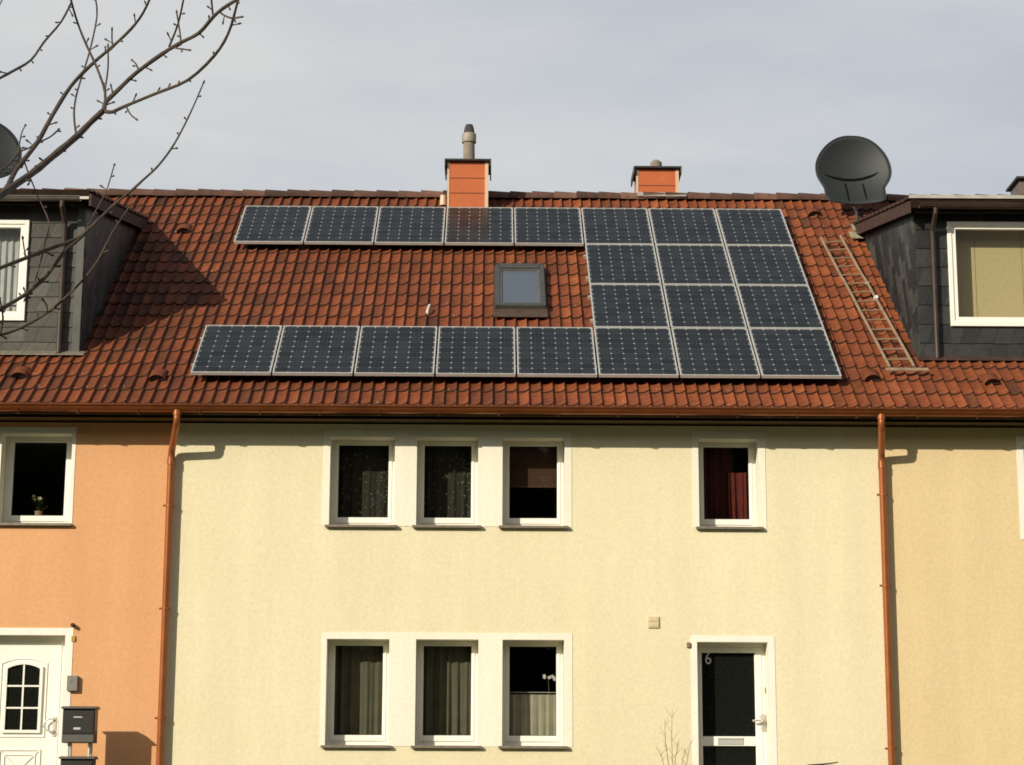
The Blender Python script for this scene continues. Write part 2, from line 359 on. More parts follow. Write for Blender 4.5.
# roofs ------------------------------------------------------------
ROWS, RH, RS0 = 20, .402, -.06
DLX, DRX = -5.36, 5.50                                   # inner corners of the two dormers
SD = 1.82; DY = 1.06
SKY = (.005, .695, 3.12, 4.87)
def tiles(x0, x1, house):
    nc = 58; w = (x1-x0)/nc; b = MB(); NS = 12; r = random.Random(int(x0*10)+5)
    sm = lambda t: t*t*(3-2*t)
    def prof(u):
        if u < .10: return .034*(1-sm(u/.10))
        if u > .60: return .034*((u-.6)/.4)**1.6
        return -.005*s_(PI*(u-.10)/.5)
    US = [0, .03, .06, .10, .18, .30, .42, .55, .68, .80, .90, .96, 1.0]
    for j in range(ROWS):
        for i in range(nc):
            X0 = x0+i*w; xc = X0+w/2; sc = RS0+(j+.5)*RH
            if (xc < DLX-.05 or xc > DRX+.05) and SD+.12 < sc < 6.85: continue
            if SKY[0]+.02 < xc < SKY[1]-.02 and SKY[2]+.25 < sc < SKY[3]-.1: continue
            tone = min(1, max(0, r.gauss(.52+.030*max(-6, min(6, xc)), .15)))   # the courses weather browner away from the ladder side
            if r.random() < .04: tone = r.uniform(.08, .3)
            ds, dz, tl = r.uniform(-.006, .006), r.uniform(-.002, .004), r.uniform(-.004, .004)
            s0 = (RS0+j*RH if j else .09)+ds; s1 = RS0+(j+1)*RH+.03
            vs = []
            for k in range(NS+1):
                u = US[k]; h = prof(u); X = X0+w*u*1.0
                sl = s0-.003*s_(PI*u)
                vs += [RP(X, sl, .002+h+dz), RP(X, sl+.003, .026+h+dz+tl*(u-.5)), RP(X, s0+.03, .027+h+dz+tl*(u-.5)), RP(X, s1, .002+h*.9+dz)]
            b.idx(vs, [(k*4+1+q, (k+1)*4+1+q, (k+1)*4+2+q, k*4+2+q) for k in range(NS) for q in range(2)], tone)
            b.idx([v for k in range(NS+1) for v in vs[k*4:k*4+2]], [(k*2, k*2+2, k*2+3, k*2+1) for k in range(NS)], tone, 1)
            if r.random() < .10:                         # a fleck of lichen or mortar near the lower edge
                q = r.uniform(.006, .014); uu = r.uniform(.2, .8); c = RP(X0+w*uu, s0+r.uniform(.02, .09), .030+prof(uu)); e1 = Vector((q, 0, 0)); e2 = Vector((0, ct, st))*q*1.5
                b.face([c-e1, c-e2, c+e1, c+e2], 1, 2)
    return b
def make_roof(x0, x1, house):
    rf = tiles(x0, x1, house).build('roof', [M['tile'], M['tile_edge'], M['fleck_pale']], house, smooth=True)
    d = MB(); TOP = 8.06; rp = RP(0, TOP, -.02); yb = 2*rp.y-Y0
    for a, q in (((RP(x0, 0, -.02), RP(x1, 0, -.02), RP(x1, TOP, -.02), RP(x0, TOP, -.02)), 0),):
        d.face(a)
    d.face([(x0, rp.y, rp.z), (x1, rp.y, rp.z), (x1, yb, Z0), (x0, yb, Z0)])
    d.build('roof_deck', M['deck'], rf)
    # back slope tiles read as one plain course sheet from the ridge down
    # ridge caps
    g = MB(); L = .36; n = int((x1-x0)/L)+1; L = (x1-x0)/n; base = RP(0, 8.06, .0); r = random.Random(int(x0)+3)
    for i in range(n):
        a = x0+i*L; t = min(1, max(0, r.gauss(.5, .25))); vs = []; N = 10; dz = r.uniform(-.006, .006)
        for X, rr in ((a-.03, .092), (a-.025, .112), (a+L, .090)):
            vs += [(X, base.y+rr*1.15*c_(PI*(-.08+1.16*k/N)), base.z+.006+dz+rr*s_(PI*(-.08+1.16*k/N))) for k in range(N+1)]
        K = N+1
        g.idx(vs, [(q*K+k, q*K+k+1, (q+1)*K+k+1, (q+1)*K+k) for q in range(2) for k in range(N)], t)
    g.build('ridge_tiles', M['ridge'], rf, smooth=True)
    return rf
def hooded_vent(rf, x, s):
    b = MB(); n = 8; vs = []
    for sv, hh in ((s-.02, .085), (s+.1, .07), (s+.28, .035)):
        vs += [RP(x+.105*c_(PI*k/n), sv+.0*k, .03+hh*s_(PI*k/n)) for k in range(n+1)]
    K = n+1
    b.idx(vs, [(q*K+k, q*K+k+1, (q+1)*K+k+1, (q+1)*K+k) for q in range(2) for k in range(n)], .45)
    b.face([RP(x+.10*c_(PI*k/n), s+.01, .03+.072*s_(PI*k/n)) for k in range(n+1)], mi=1)
    b.build('vent_tile', [M['tile'], M['soot']], rf, smooth=True)

def gutter(x0, x1, house):
    b = MB(); R = .070; y, z = -.50, 6.615; n = 10; prof = [(y+R*c_(PI+PI*k/n), z+R*1.15*s_(PI+PI*k/n)) for k in range(n+1)]
    prof2 = [(y+(R-.006)*c_(PI+PI*k/n), z+(R-.006)*1.15*s_(PI+PI*k/n)) for k in range(n, -1, -1)]
    P = prof+prof2; K = len(P); vs = [(X, a, c) for X in (x0, x1) for a, c in P]
    b.idx(vs, [(k, (k+1) % K, K+(k+1) % K, K+k) for k in range(K)])
    b.tube([(x0, y-R-.004, z), (x1, y-R-.004, z)], .013, 8)
    xj = x0+1.4
    while xj < x1-.3:                                    # lap joints between gutter lengths
        q = [(y+(R+.004)*c_(PI+PI*k/n), z+(R+.004)*1.15*s_(PI+PI*k/n)) for k in range(n+1)]; vs = [(X, a, c) for X in (xj, xj+.05) for a, c in q]; K2 = n+1
        b.idx(vs, [(k, k+1, K2+k+1, K2+k) for k in range(n)]); xj += 2.9
    g = b.build('gutter', M['copper'], house, smooth=True)
    X = x0+.36
    while X < x1-.1:
        q = MB(); pts = [(X, y+(R+.010)*c_(PI+PI*k/6), z+(R*1.15+.010)*s_(PI+PI*k/6)) for k in range(1, 7)]+[(X, -.425, z-.03)]
        q.tube(pts, .006, 5); q.box(X-.014, X+.014, -.5, -.44, z-.100, z-.090); q.build('gutter_bracket', M['copper'], g); X += .72
    f = MB(); f.box(x0, x1, -.445, -.425, 6.525, 6.575); f.box(x0, x1, -.425, .12, 6.525, 6.540); 
    f.build('eaves_board', M['soffit'], house)
    return g

def downpipe(house, xt, xb, clamps):
    pts = [Vector((xt, -.5, 6.55)), Vector((xt, -.5, 6.47))]
    a, b_ = Vector((xt, -.5, 6.405)), Vector((xb, -.085, 6.13))
    def arc(p, c, q, n=6): return [(1-t)**2*p+2*t*(1-t)*c+t*t*q for t in [k/n for k in range(n+1)]]
    d = (b_-a).normalized()
    pts += arc(Vector((xt, -.5, 6.46)), a, a+d*.06)+arc(b_-d*.07, b_, b_+Vector((0, 0, -.08)))+[Vector((xb, -.085, 1.62))]
    p = MB().tube(pts, .043, 16).build('downpipe', M['pipe'], house, smooth=True)
    MB().tube([(xb, -.085, 6.05), (xb, -.085, 5.97)], .050, 16).build('pipe_socket', M['pipe'], p, smooth=True)
    MB().tube([(xt, -.5, 6.56), (xt, -.5, 6.50)], .052, 16).build('pipe_socket', M['pipe'], p, smooth=True)
    for z in clamps:
        q = MB().tube([(xb, -.085, z), (xb, -.085, z+.028)], .048, 16); q.box(xb-.075, xb-.045, -.095, -.075, z+.002, z+.026); q.box(xb+.045, xb+.062, -.095, -.075, z+.002, z+.026); q.box(xb-.01, xb+.01, -.045, 0, z+.005, z+.022)
        q.build('pipe_clamp', M['pipe'], p, smooth=True)
    return p

houses = {}
def house(key, i, m, holes, label):
    x0, x1 = HX[i], HX[i+1]
    h = empty('row_house', ((x0+x1)/2, 0, 1.6), label, 'house', 'row houses of the terrace'); houses[key] = h
    h['wall_x'] = 0; del h['wall_x']
    wall_front(x0+.001, x1-.001, 1.35, HEAD, holes, h, m)
    rf = make_roof(x0, x1, h); gutter(x0+.001, x1-.001, h)
    return h, rf
HO, RO_ = house('o', 0, M['orange'], list(OW.values()), 'orange rendered row house with white panelled door and a slate dormer')
HC, RC = house('c', 1, M['cream'], list(CW.values()), 'cream rendered middle row house whose tiled roof carries the solar panels')
HY, RY = house('y', 2, M['yellow'], list(YW.values()), 'ochre yellow row house beside the roof ladder, dormer with yellow blind')
downpipe(HO, -3.815, -3.93, (5.45, 4.20, 2.90)); downpipe(HC, 4.68, 4.745, (5.63, 4.52, 2.58))

# surrounds
g = .085
surround(HC, CW['u1'][0]-g, CW['u3'][1]+g, ZU0-.0, 6.43, [CW[k] for k in ('u1', 'u2', 'u3')])
surround(HC, CW['l1'][0]-.06, CW['l3'][1]+.10, ZL0, ZL1+.08, [CW[k] for k in ('l1', 'l2', 'l3')])
surround(HC, CW['u4'][0]-.075, CW['u4'][1]+.09, ZU0, 6.43, [CW['u4']])
surround(HC, CW['door'][0]-.075, CW['door'][1]+.085, 1.70, CW['door'][3]+.075, [CW['door']], M['white'])
surround(HO, OW['u'][0]-.045, OW['u'][1]+.045, ZU0, 6.44, [OW['u']], M['white'])
surround(HO, OW['door'][0]-.08, OW['door'][1]+.095, 1.70, OW['door'][3]+.085, [OW['door']], M['white'])
for k in YW: surround(HY, YW[k][0]-.085, YW[k][1]+.085, YW[k][2], YW[k][3]+.08, [YW[k]], M['white'])

# windows of the cream house
def curtain(w, o, m, seed, waves, x=(0, 1), z=(0, 1), y=.40, amp=.022, name='curtain', label=None, rail=False):
    X0, X1, A, B = interior_of(o); dx, dz = X1-X0, B-A
    return wavy(X0+dx*x[0], X0+dx*x[1], A+dz*z[0], A+dz*z[1], y, amp, waves, seed).build(name, m, w, smooth='all')
wn = {k: window(HC, CW[k]) for k in ('u1', 'u2', 'u3', 'u4', 'l1', 'l2', 'l3')}
curtain(wn['l1'], CW['l1'], M['curtain'], 3, 6); curtain(wn['l2'], CW['l2'], M['curtain'], 4, 7)
curtain(wn['l3'], CW['l3'], M['cafe'], 6, 8, (.0, 1), (.0, .50), .36, .016)
MB().tube([(CW['l3'][0]-.02, .345, CW['l3'][2]+.665), (CW['l3'][1]+.02, .345, CW['l3'][2]+.665)], .006, 6).build('curtain_rod', M['alu'], wn['l3'])
def lace_flecks(o, w, seed, m, n=60, side=0.):
    r = random.Random(seed); b = MB(); X0, X1, A, B = interior_of(o)
    for _ in range(n):
        u = r.random()
        if side: u = 1-(1-u)**1 if r.random() > side else r.uniform(.68, .95)
        x = X0+(X1-X0)*u; z = A+(B-A)*r.uniform(.05, .85); q = r.uniform(.004, .011)
        b.idx([(x-q, .372, z), (x, .370, z-q), (x+q, .372, z), (x, .369, z+q)], [(0, 1, 2, 3)])
    b.build('lace_pattern', m, w)
M['fleck'] = mat('lace_thread', (.22, .20, .11), .9)
for k, sd, side in (('u1', 11, .25), ('u2', 12, .5)):
    curtain(wn[k], CW[k], M['lace'], sd, 6, y=.40, amp=.014); lace_flecks(CW[k], wn[k], sd, M['fleck'], 190, side)
X0, X1, A, B = interior_of(CW['u3']); bb = MB()
for i in range(22): bb.box(X0+.02, X1-.02, .342, .35, B-.05-i*.025, B-.03-i*.025)
bb.box(X0+.02, X1-.02, .336, .356, B-.05-22*.025, B-.028-22*.025)
bb.build('bamboo_blind', M['bamboo'], wn['u3'])
curtain(wn['u4'], CW['u4'], M['redc'], 21, 3.2, (.55, 1), (0, .66), .36, .035); curtain(wn['u4'], CW['u4'], M['rednet'], 22, 6, (0, .62), (0, 1), .44, .02)

# front door of the cream house
def door_six():
    x0, x1, z0, z1 = CW['door']; y = .22; d = MB()
    ringframe(d, x0+.003, x1-.003, z0, z1-.003, y+.012, y+.09, .05, .05, .05, .03)
    L, R_ = x0+.075, x1-.135; zb, zt = z0+.10, z1-.11; zm0, zm1 = W(0, 745.5, .17).z+.02, 0
    zm0 = W(735, 745.8, .17).z; zm1 = W(735, 736.2, .17).z
    lx, rx = x0+.05, x1-.05
    d.box(lx, L, y, y+.06, z0+.03, z1-.05); d.box(R_, rx, y, y+.06, z0+.03, z1-.05)
    d.box(L, R_, y, y+.06, zt, z1-.05); d.box(L, R_, y, y+.06, zm0, zm1); d.box(L, R_, y, y+.06, z0+.03, zb)
    o = d.build('front_door', M['pvc'], HC, bevel=.004)
    for a, b_ in ((zm1, zt), (zb, zm0)):
        p = MB(); p.box(L-.004, R_+.004, y+.03, y+.036, a-.004, b_+.004); p.build('glass_panel', M['dkglass'], o)
    s = MB(); cx = W(731, 740, .17).x; s.box(cx-.155, cx+.155, y-.010, y-.001, zm0+.018, zm1-.018); s.box(cx-.15, cx+.15, y-.018, y-.010, zm1-.034, zm1-.020)
    s.build('letter_slot', M['alu'], o, bevel=.002)
    h = MB(); hp = W(763.5, 722, .15); X, Z = hp.x, hp.z
    h.box(X-.022, X+.022, y-.012, y-.001, Z-.10, Z+.10); h.tube([(X, y-.01, Z+.02), (X, y-.06, Z+.02), (X-.03, y-.07, Z+.02), (X-.13, y-.065, Z+.015)], .013, 8)
    h.tube([(X-.05, y-.07, Z+.06)]+[(X-.05-.035*c_(a), y-.07, Z+.03+.035*s_(a)) for a in [PI/2+k*PI/5 for k in range(6)]], .009, 6)
    h.tube([(X, y-.02, Z-.06), (X, y-.001, Z-.06)], .014, 10); h.build('door_handle', M['alu'], o, smooth=True)
    k = MB(); kp = W(766.5, 690, .15); k.box(kp.x-.012, kp.x+.012, y-.005, y+.002, kp.z-.035, kp.z+.035); k.build('lock_plate', M['greyplastic'], o)
    # house number 6
    cu = bpy.data.curves.new('num', 'FONT'); cu.body = '6'; cu.size = .20; cu.extrude = .004; cu.align_x = 'CENTER'; cu.align_y = 'CENTER'
    to = bpy.data.objects.new('tmp', cu); C.objects.link(to); to.scale = (.8, 1, 1)
    bpy.context.view_layer.update(); dg = bpy.context.evaluated_depsgraph_get()
    me = bpy.data.meshes.new_from_object(to.evaluated_get(dg)); bpy.data.objects.remove(to)
    me.materials.clear(); me.materials.append(mat('number_white', (.55, .53, .45), .5))
    n = bpy.data.objects.new('house_number', me); C.objects.link(n); n.parent = o; np_ = W(708.8, 658.5, .17)
    n.location = Vector((np_.x, y+.024, np_.z))-ORG[o.name]; n.rotation_euler = (PI/2, 0, 0); n.scale = (.85, 1, 1)
    return o
door_six()
v = MB(); p0, p1 = W(648, 628, 0), W(659, 616.5, 0)
v.box(p0.x, p1.x, -.018, -.001, p0.z, p1.z)
for i in range(2): v.box(p0.x+.012, p1.x-.012, -.024, -.018, p0.z+.015+i*.062, p0.z+.058+i*.062)
v.build('wall_vent', mat('cream_vent', (.62, .50, .30), .7), HC, bevel=.003)
p = W(688.4, 645, 0); MB().box(p.x-.022, p.x+.022, -.03, -.001, p.z-.03, p.z+.03).build('sensor_box', mat('brown_plastic', (.24, .15, .06), .5), HC, bevel=.004)

# orange house: window, door, fittings
w = window(HO, OW['u'], (.10, .115, .065, .14))
X0, X1, A, B = interior_of(OW['u'])
w2_ = MB(); w2_.box(OW['u'][0]+.004, OW['u'][1]-.004, .322, .50, OW['u'][2]+.01, OW['u'][2]+.12); w2_.build('inner_sill', M['white'], w)
def door_orange():
    x0, x1, z0, z1 = OW['door']; y = .17; e = MB()
    ringframe(e, x0+.003, x1-.003, z0, z1-.003, y+.012, y+.09, .07, .07, .07, .03)
    e.box(x0+.07, x1-.07, y, y+.05, z0+.03, z1-.07)
    o = e.build('front_door', M['pvc'], HO, bevel=.004)
    gl, gr_ = W(6.5, 700, .17).x, W(39, 700, .17).x; zt, zb = W(20, 664.5, .17).z, W(20, 730, .17).z; cx = (gl+gr_)/2; hw = (gr_-gl)/2
    def outline(hw_, zb_, zt_, rise, n=12): return [(cx-hw_, zb_), (cx+hw_, zb_)]+[(cx+hw_*(1-2*k/n), zt_-rise*(1-2*k/n)**2*1.0) for k in range(n+1)]
    def slab(b, pts, ya, yb):
        n = len(pts); b.idx([(a, ya, c) for a, c in pts]+[(a, yb, c) for a, c in pts], [tuple(range(n)), tuple(range(2*n-1, n-1, -1))]+[(k, k+n, (k+1) % n+n, (k+1) % n) for k in range(n)])
    def ring(b, pa, pb, ya, yb):
        n = len(pa); b.idx([(a, ya, c) for a, c in pa]+[(a, ya, c) for a, c in pb]+[(a, yb, c) for a, c in pa]+[(a, yb, c) for a, c in pb],
              [(k, (k+1) % n, n+(k+1) % n, n+k) for k in range(n)]+[(k, 2*n+k, 2*n+(k+1) % n, (k+1) % n) for k in range(n)]+[(n+k, n+(k+1) % n, 3*n+(k+1) % n, 3*n+k) for k in range(n)])
    gb = MB(); slab(gb, outline(hw, zb, zt, .05), y-.006, y-.001); gw = gb.build('glass_panel', M['dkglass'], o)
    rb = MB(); ring(rb, outline(hw+.035, zb-.035, zt+.035, .06), outline(hw, zb, zt, .05), y-.030, y-.001)
    rb.box(cx-.010, cx+.010, y-.022, y-.006, zb, zt-.004)
    for k in (1, 2): rb.box(cx-hw, cx+hw, y-.0215, y-.0065, zb+(zt-zb)*k*.335-.010, zb+(zt-zb)*k*.335+.010)
    rb.build('glazing_bars', M['pvc'], gw)
    rm = MB(); ring(rm, outline(hw+.085, zb-.085, zt+.08, .06), outline(hw+.072, zb-.072, zt+.067, .06), y-.012, y-.001); 
    pz = W(20, 749, .17).z; a0, a1 = cx-hw-.06, cx+hw+.05
    ringframe(rm, a0, a1, z0+.12, pz, y-.014, y-.001, .018, .018, .018, .018); ringframe(rm, a0+.06, a1-.06, z0+.18, pz-.06, y-.012, y-.001, .014, .014, .014, .014)
    rm.tube([(a1-.01, y-.006, pz-.01), (a0+.07, y-.006, pz-.42)], .007, 5); rm.tube([(a0+.01, y-.006, pz-.01), (a1-.07, y-.006, pz-.42)], .007, 5)
    rm.build('door_moulding', M['pvc'], o)
    h = MB(); hp = W(54, 726, .15); X, Z = hp.x, hp.z; h.box(X-.018, X+.018, y-.016, y-.001, Z-.12, Z+.11)
    h.tube([(X, y-.01, Z+.08)]+[(X-.02-.10*s_(a), y-.055, Z+.01+.075*c_(a)) for a in [k*PI/8 for k in range(9)]]+[(X, y-.01, Z-.05)], .009, 8)
    h.build('door_handle', M['alu'], o, smooth=True)
    return o
door_orange()
p0, p1 = W(67.5, 691, 0), W(78.5, 676, 0); b = MB(); b.box(p0.x, p1.x, -.06, -.001, p0.z, p1.z); b.box(p0.x+.03, p0.x+.06, -.065, -.06, p0.z+.10, p0.z+.13); b.build('doorbell_box', M['greyplastic'], HO, bevel=.01)
p = W(73.3, 625.3, 0); MB().tube([(p.x, -.001, p.z), (p.x, -.05, p.z), (p.x+.02, -.07, p.z-.01)], [.022, .026, .018], 10).build('porch_light', M['verge'], HO, smooth=True)
p = W(73.5, 638.5, 0); MB().box(p.x-.022, p.x+.022, -.018, -.001, p.z-.035, p.z+.03).build('meter_tag', M['yellowp'], HO)

# yellow house windows
for k in YW: w = window(HY, YW[k]); curtain(w, YW[k], M['curtain'], 31, 6)

# ------------------------------------------------------------------ roof fittings
for X, s in [(round(x, 2), round(s, 2)) for x, s in ((-4.62, 6.35), (-5.95, 1.05), (-4.22, 1.0))]: hooded_vent(RO_, X, s)
def rs(px, py, o=.06):
    d = fw + (px-512)/F*CR + (382.5-py)/F*CU; nrm = Vector((0, -st, ct)); p = Vector((0, CY-Y0, CZ-Z0)); t = (o-nrm.dot(p))/nrm.dot(d); q = p+d*t
    return round(q.x, 2), round(q.y*ct+q.z*st, 2)
for px, py in ((815, 214),): hooded_vent(RY if rs(px, py)[0] > 4.76 else RC, *rs(px, py))
for px, py in ((873, 378), (993, 382)): hooded_vent(RY, *rs(px, py))

# skylight
x0, x1, s0, s1 = SKY; sk = MB(); fr = lambda a, b_, c: RP(a, b_, c)
k0 = s0+.22
def sbox(b, a0, a1, b0, b1, c0, c1, mi=0): b.box(a0, a1, b0, b1, c0, c1, fr=lambda x, y, z: RP(x, y, z), mi=mi)
sbox(sk, x0, x0+.07, k0, s1, -.01, .13); sbox(sk, x1-.07, x1, k0, s1, -.01, .13); sbox(sk, x0+.07, x1-.07, s1-.16, s1, -.01, .145); sbox(sk, x0+.07, x1-.07, k0, k0+.09, -.01, .125)
skl = sk.build('skylight', mat('grey_window_cladding', (.085, .085, .075), .45, .3, (8, .15)), RC, bevel=.006)
q = MB(); sbox(q, x0+.068, x1-.068, k0+.088, s1-.158, .085, .10); q.build('pane', M['skyglass'], skl)
q = MB(); ringframe(q, x0+.0705, x1-.0705, k0+.0905, s1-.1605, .101, .118, .022, .022, .03, .022, fr=lambda x, y, z: RP(x, z, y)); q.build('sash', M['grey_metal'], skl)
q = MB(); sbox(q, x0-.02, x1+.02, s0-.06, k0-.001, .062, .070); sbox(q, x0-.02, x0-.001, k0, s1+.05, .06, .072); sbox(q, x1+.001, x1+.02, k0, s1+.05, .06, .072); q.build('flashing', mat('brown_lead', (.10, .065, .045), .5, .3, (9, .2)), skl)

# chimneys
def chimney(house, x0, x1, y0, y1, z0, z1, seams, flue):
    b = MB().box(x0, x1, y0, y1, z0, z1); c = b.build('chimney', M['chim'], house)
    t = MB()
    for a, s in ((x0, -1), (x1, 1)):
        t.box(min(a, a+s*.012), max(a, a+s*.012), y0-.012, y0+.05, z0, z1-.001); t.box(min(a, a-s*.04), max(a, a-s*.022), y0-.010, y0-.0005, z0, z1-.001)
    t.build('corner_trim', M['chimtrim'], c)
    q = MB()
    for z in seams: q.box(x0+.023, x1-.023, y0-.006, y0-.0006, z-.006, z+.006)
    q.build('cladding_joint', mat('dark_joint', (.20, .05, .015), .7), c)
    ov = .055; k = MB(); k.box(x0-ov, x1+ov, y0-.07, y1+.07, z1, z1+.03)
    for a0, a1 in ((x0-ov, x0-ov+.02), (x1+ov-.02, x1+ov)): k.box(a0, a1, y0-.069, y1+.069, z1-.09, z1-.0005)
    k.build('cap_plate', M['darkmetal'], c, bevel=.004)
    return c
cz = W(468, 160.5, 5.45).z
c1 = chimney(HC, W(448, 180, 5.45).x, W(487.5, 180, 5.45).x, 5.45, 6.05, 10.3, cz-.02, [W(468, 178, 5.45).z, W(468, 193, 5.45).z], 0)
fx = W(469, 150, 5.75).x; zb = cz+.01; Zt = lambda py: W(469, py, 5.75).z
fl = MB().tube([(fx, 5.75, zb), (fx, 5.75, Zt(143))], [.095, .088], 20).build('flue', M['concrete'], c1, smooth=True)
MB().tube([(fx, 5.75, Zt(143)), (fx, 5.75, Zt(142.5)), (fx, 5.75, Zt(134.5)), (fx, 5.75, Zt(134))], [.108, .112, .112, .10], 20).build('flue_collar', mat('pale_collar', (.34, .30, .23), .6, .2, (9, .2)), fl, smooth=True)
MB().tube([(fx, 5.75, Zt(134)), (fx, 5.75, Zt(128)), (fx, 5.75, Zt(127)), (fx, 5.75, Zt(125))], [.088, .072, .064, .055], 20).build('flue_tip', M['soot'], fl, smooth=True)
cz = W(657, 169, 6.7).z
c2 = chimney(HC, W(637, 180, 6.7).x, W(678, 180, 6.7).x, 6.7, 7.3, 10.2, cz, [W(657, 185.5, 6.7).z], 0)
fx = W(656, 165, 7.0).x
MB().tube([(fx, 7, cz+.025), (fx, 7, cz+.20), (fx, 7, cz+.24)], [.095, .095, .05], 16).build('flue', M['concrete'], c2, smooth=True)
fb = MB(); sbox(fb, W(637, 190, 6.7).x-.05, W(678, 190, 6.7).x+.06, 7.96, 8.12, .085, .10); fb.build('ridge_flashing', M['zincl'], c2)
p = rs(443, 205, .05); a = RP(p[0], p[1], .04)
MB().tube([a, a+Vector((0, 0, .10)), a+Vector((0, 0, .16))], [.055, .05, .045], 12).build('vent_stub', M['beige'], RC, smooth=True)
p = rs(427, 314, .05); a = RP(p[0], p[1], .03)
MB().tube([a, RP(p[0]+.01, p[1]+.06, .09), RP(p[0]+.03, p[1]+.20, .10)], .018, 8).build('roof_hook', mat('pale_hook', (.6, .55, .48), .5), RC)

# dormers ----------------------------------------------------------
DA = math.radians(12)
def clip(poly, edges):
    for (ax, ay), (bx_, by_) in edges:
        out = []; nx_, ny_ = -(by_-ay), bx_-ax
        f_ = lambda p: (p[0]-ax)*nx_+(p[1]-ay)*ny_
        for i in range(len(poly)):
            p, q = poly[i], poly[(i+1) % len(poly)]; fp, fq = f_(p), f_(q)
            if fp >= 0: out.append(p)
            if fp*fq < 0: t = fp/(fp-fq); out.append((p[0]+(q[0]-p[0])*t, p[1]+(q[1]-p[1])*t))
        poly = out
        if len(poly) < 3: return []
    return poly
def shingles(b, poly, P3, w, h, ang, seed, t=.010, curve=0.):
    """overlapping slates on a convex polygon poly (counter-clockwise in u,v); P3(u,v,off) -> point"""
    r = random.Random(seed); ca, sa = c_(ang), s_(ang)
    rot = lambda x, y: (x*ca-y*sa, x*sa+y*ca); inv = lambda x, y: (x*ca+y*sa, -x*sa+y*ca)
    e = [(poly[i], poly[(i+1) % len(poly)]) for i in range(len(poly))]; q = [inv(*p) for p in poly]
    mx, Mx, my, My = min(p[0] for p in q), max(p[0] for p in q), min(p[1] for p in q), max(p[1] for p in q)
    j = 0; y = my
    while y < My:
        x = mx-w-(w/2 if j % 2 else 0)
        while x < Mx:
            ww = w; dh = r.uniform(-.004, .004); tn = r.random(); lean = curve
            pl = [(x+.002, y+dh), (x+ww-.002, y+dh), (x+ww-.002+lean, y+h+.02), (x+.002+lean, y+h+.02)]
            pl = [(px, py) for px, py in pl]
            cp = clip([rot(*p) for p in pl], e)
            if cp:
                off = lambda p: t*(1.15-(inv(*p)[1]-y)/h) + dh*.2
                top = [P3(p[0], p[1], off(p)) for p in cp]; bot = [P3(p[0], p[1], 0) for p in cp]; n = len(cp)
                b.idx(top+bot, [tuple(range(n))]+[(k, n+k, n+(k+1) % n, (k+1) % n) for k in range(n)], tn)
            x += ww
        y += h; j += 1
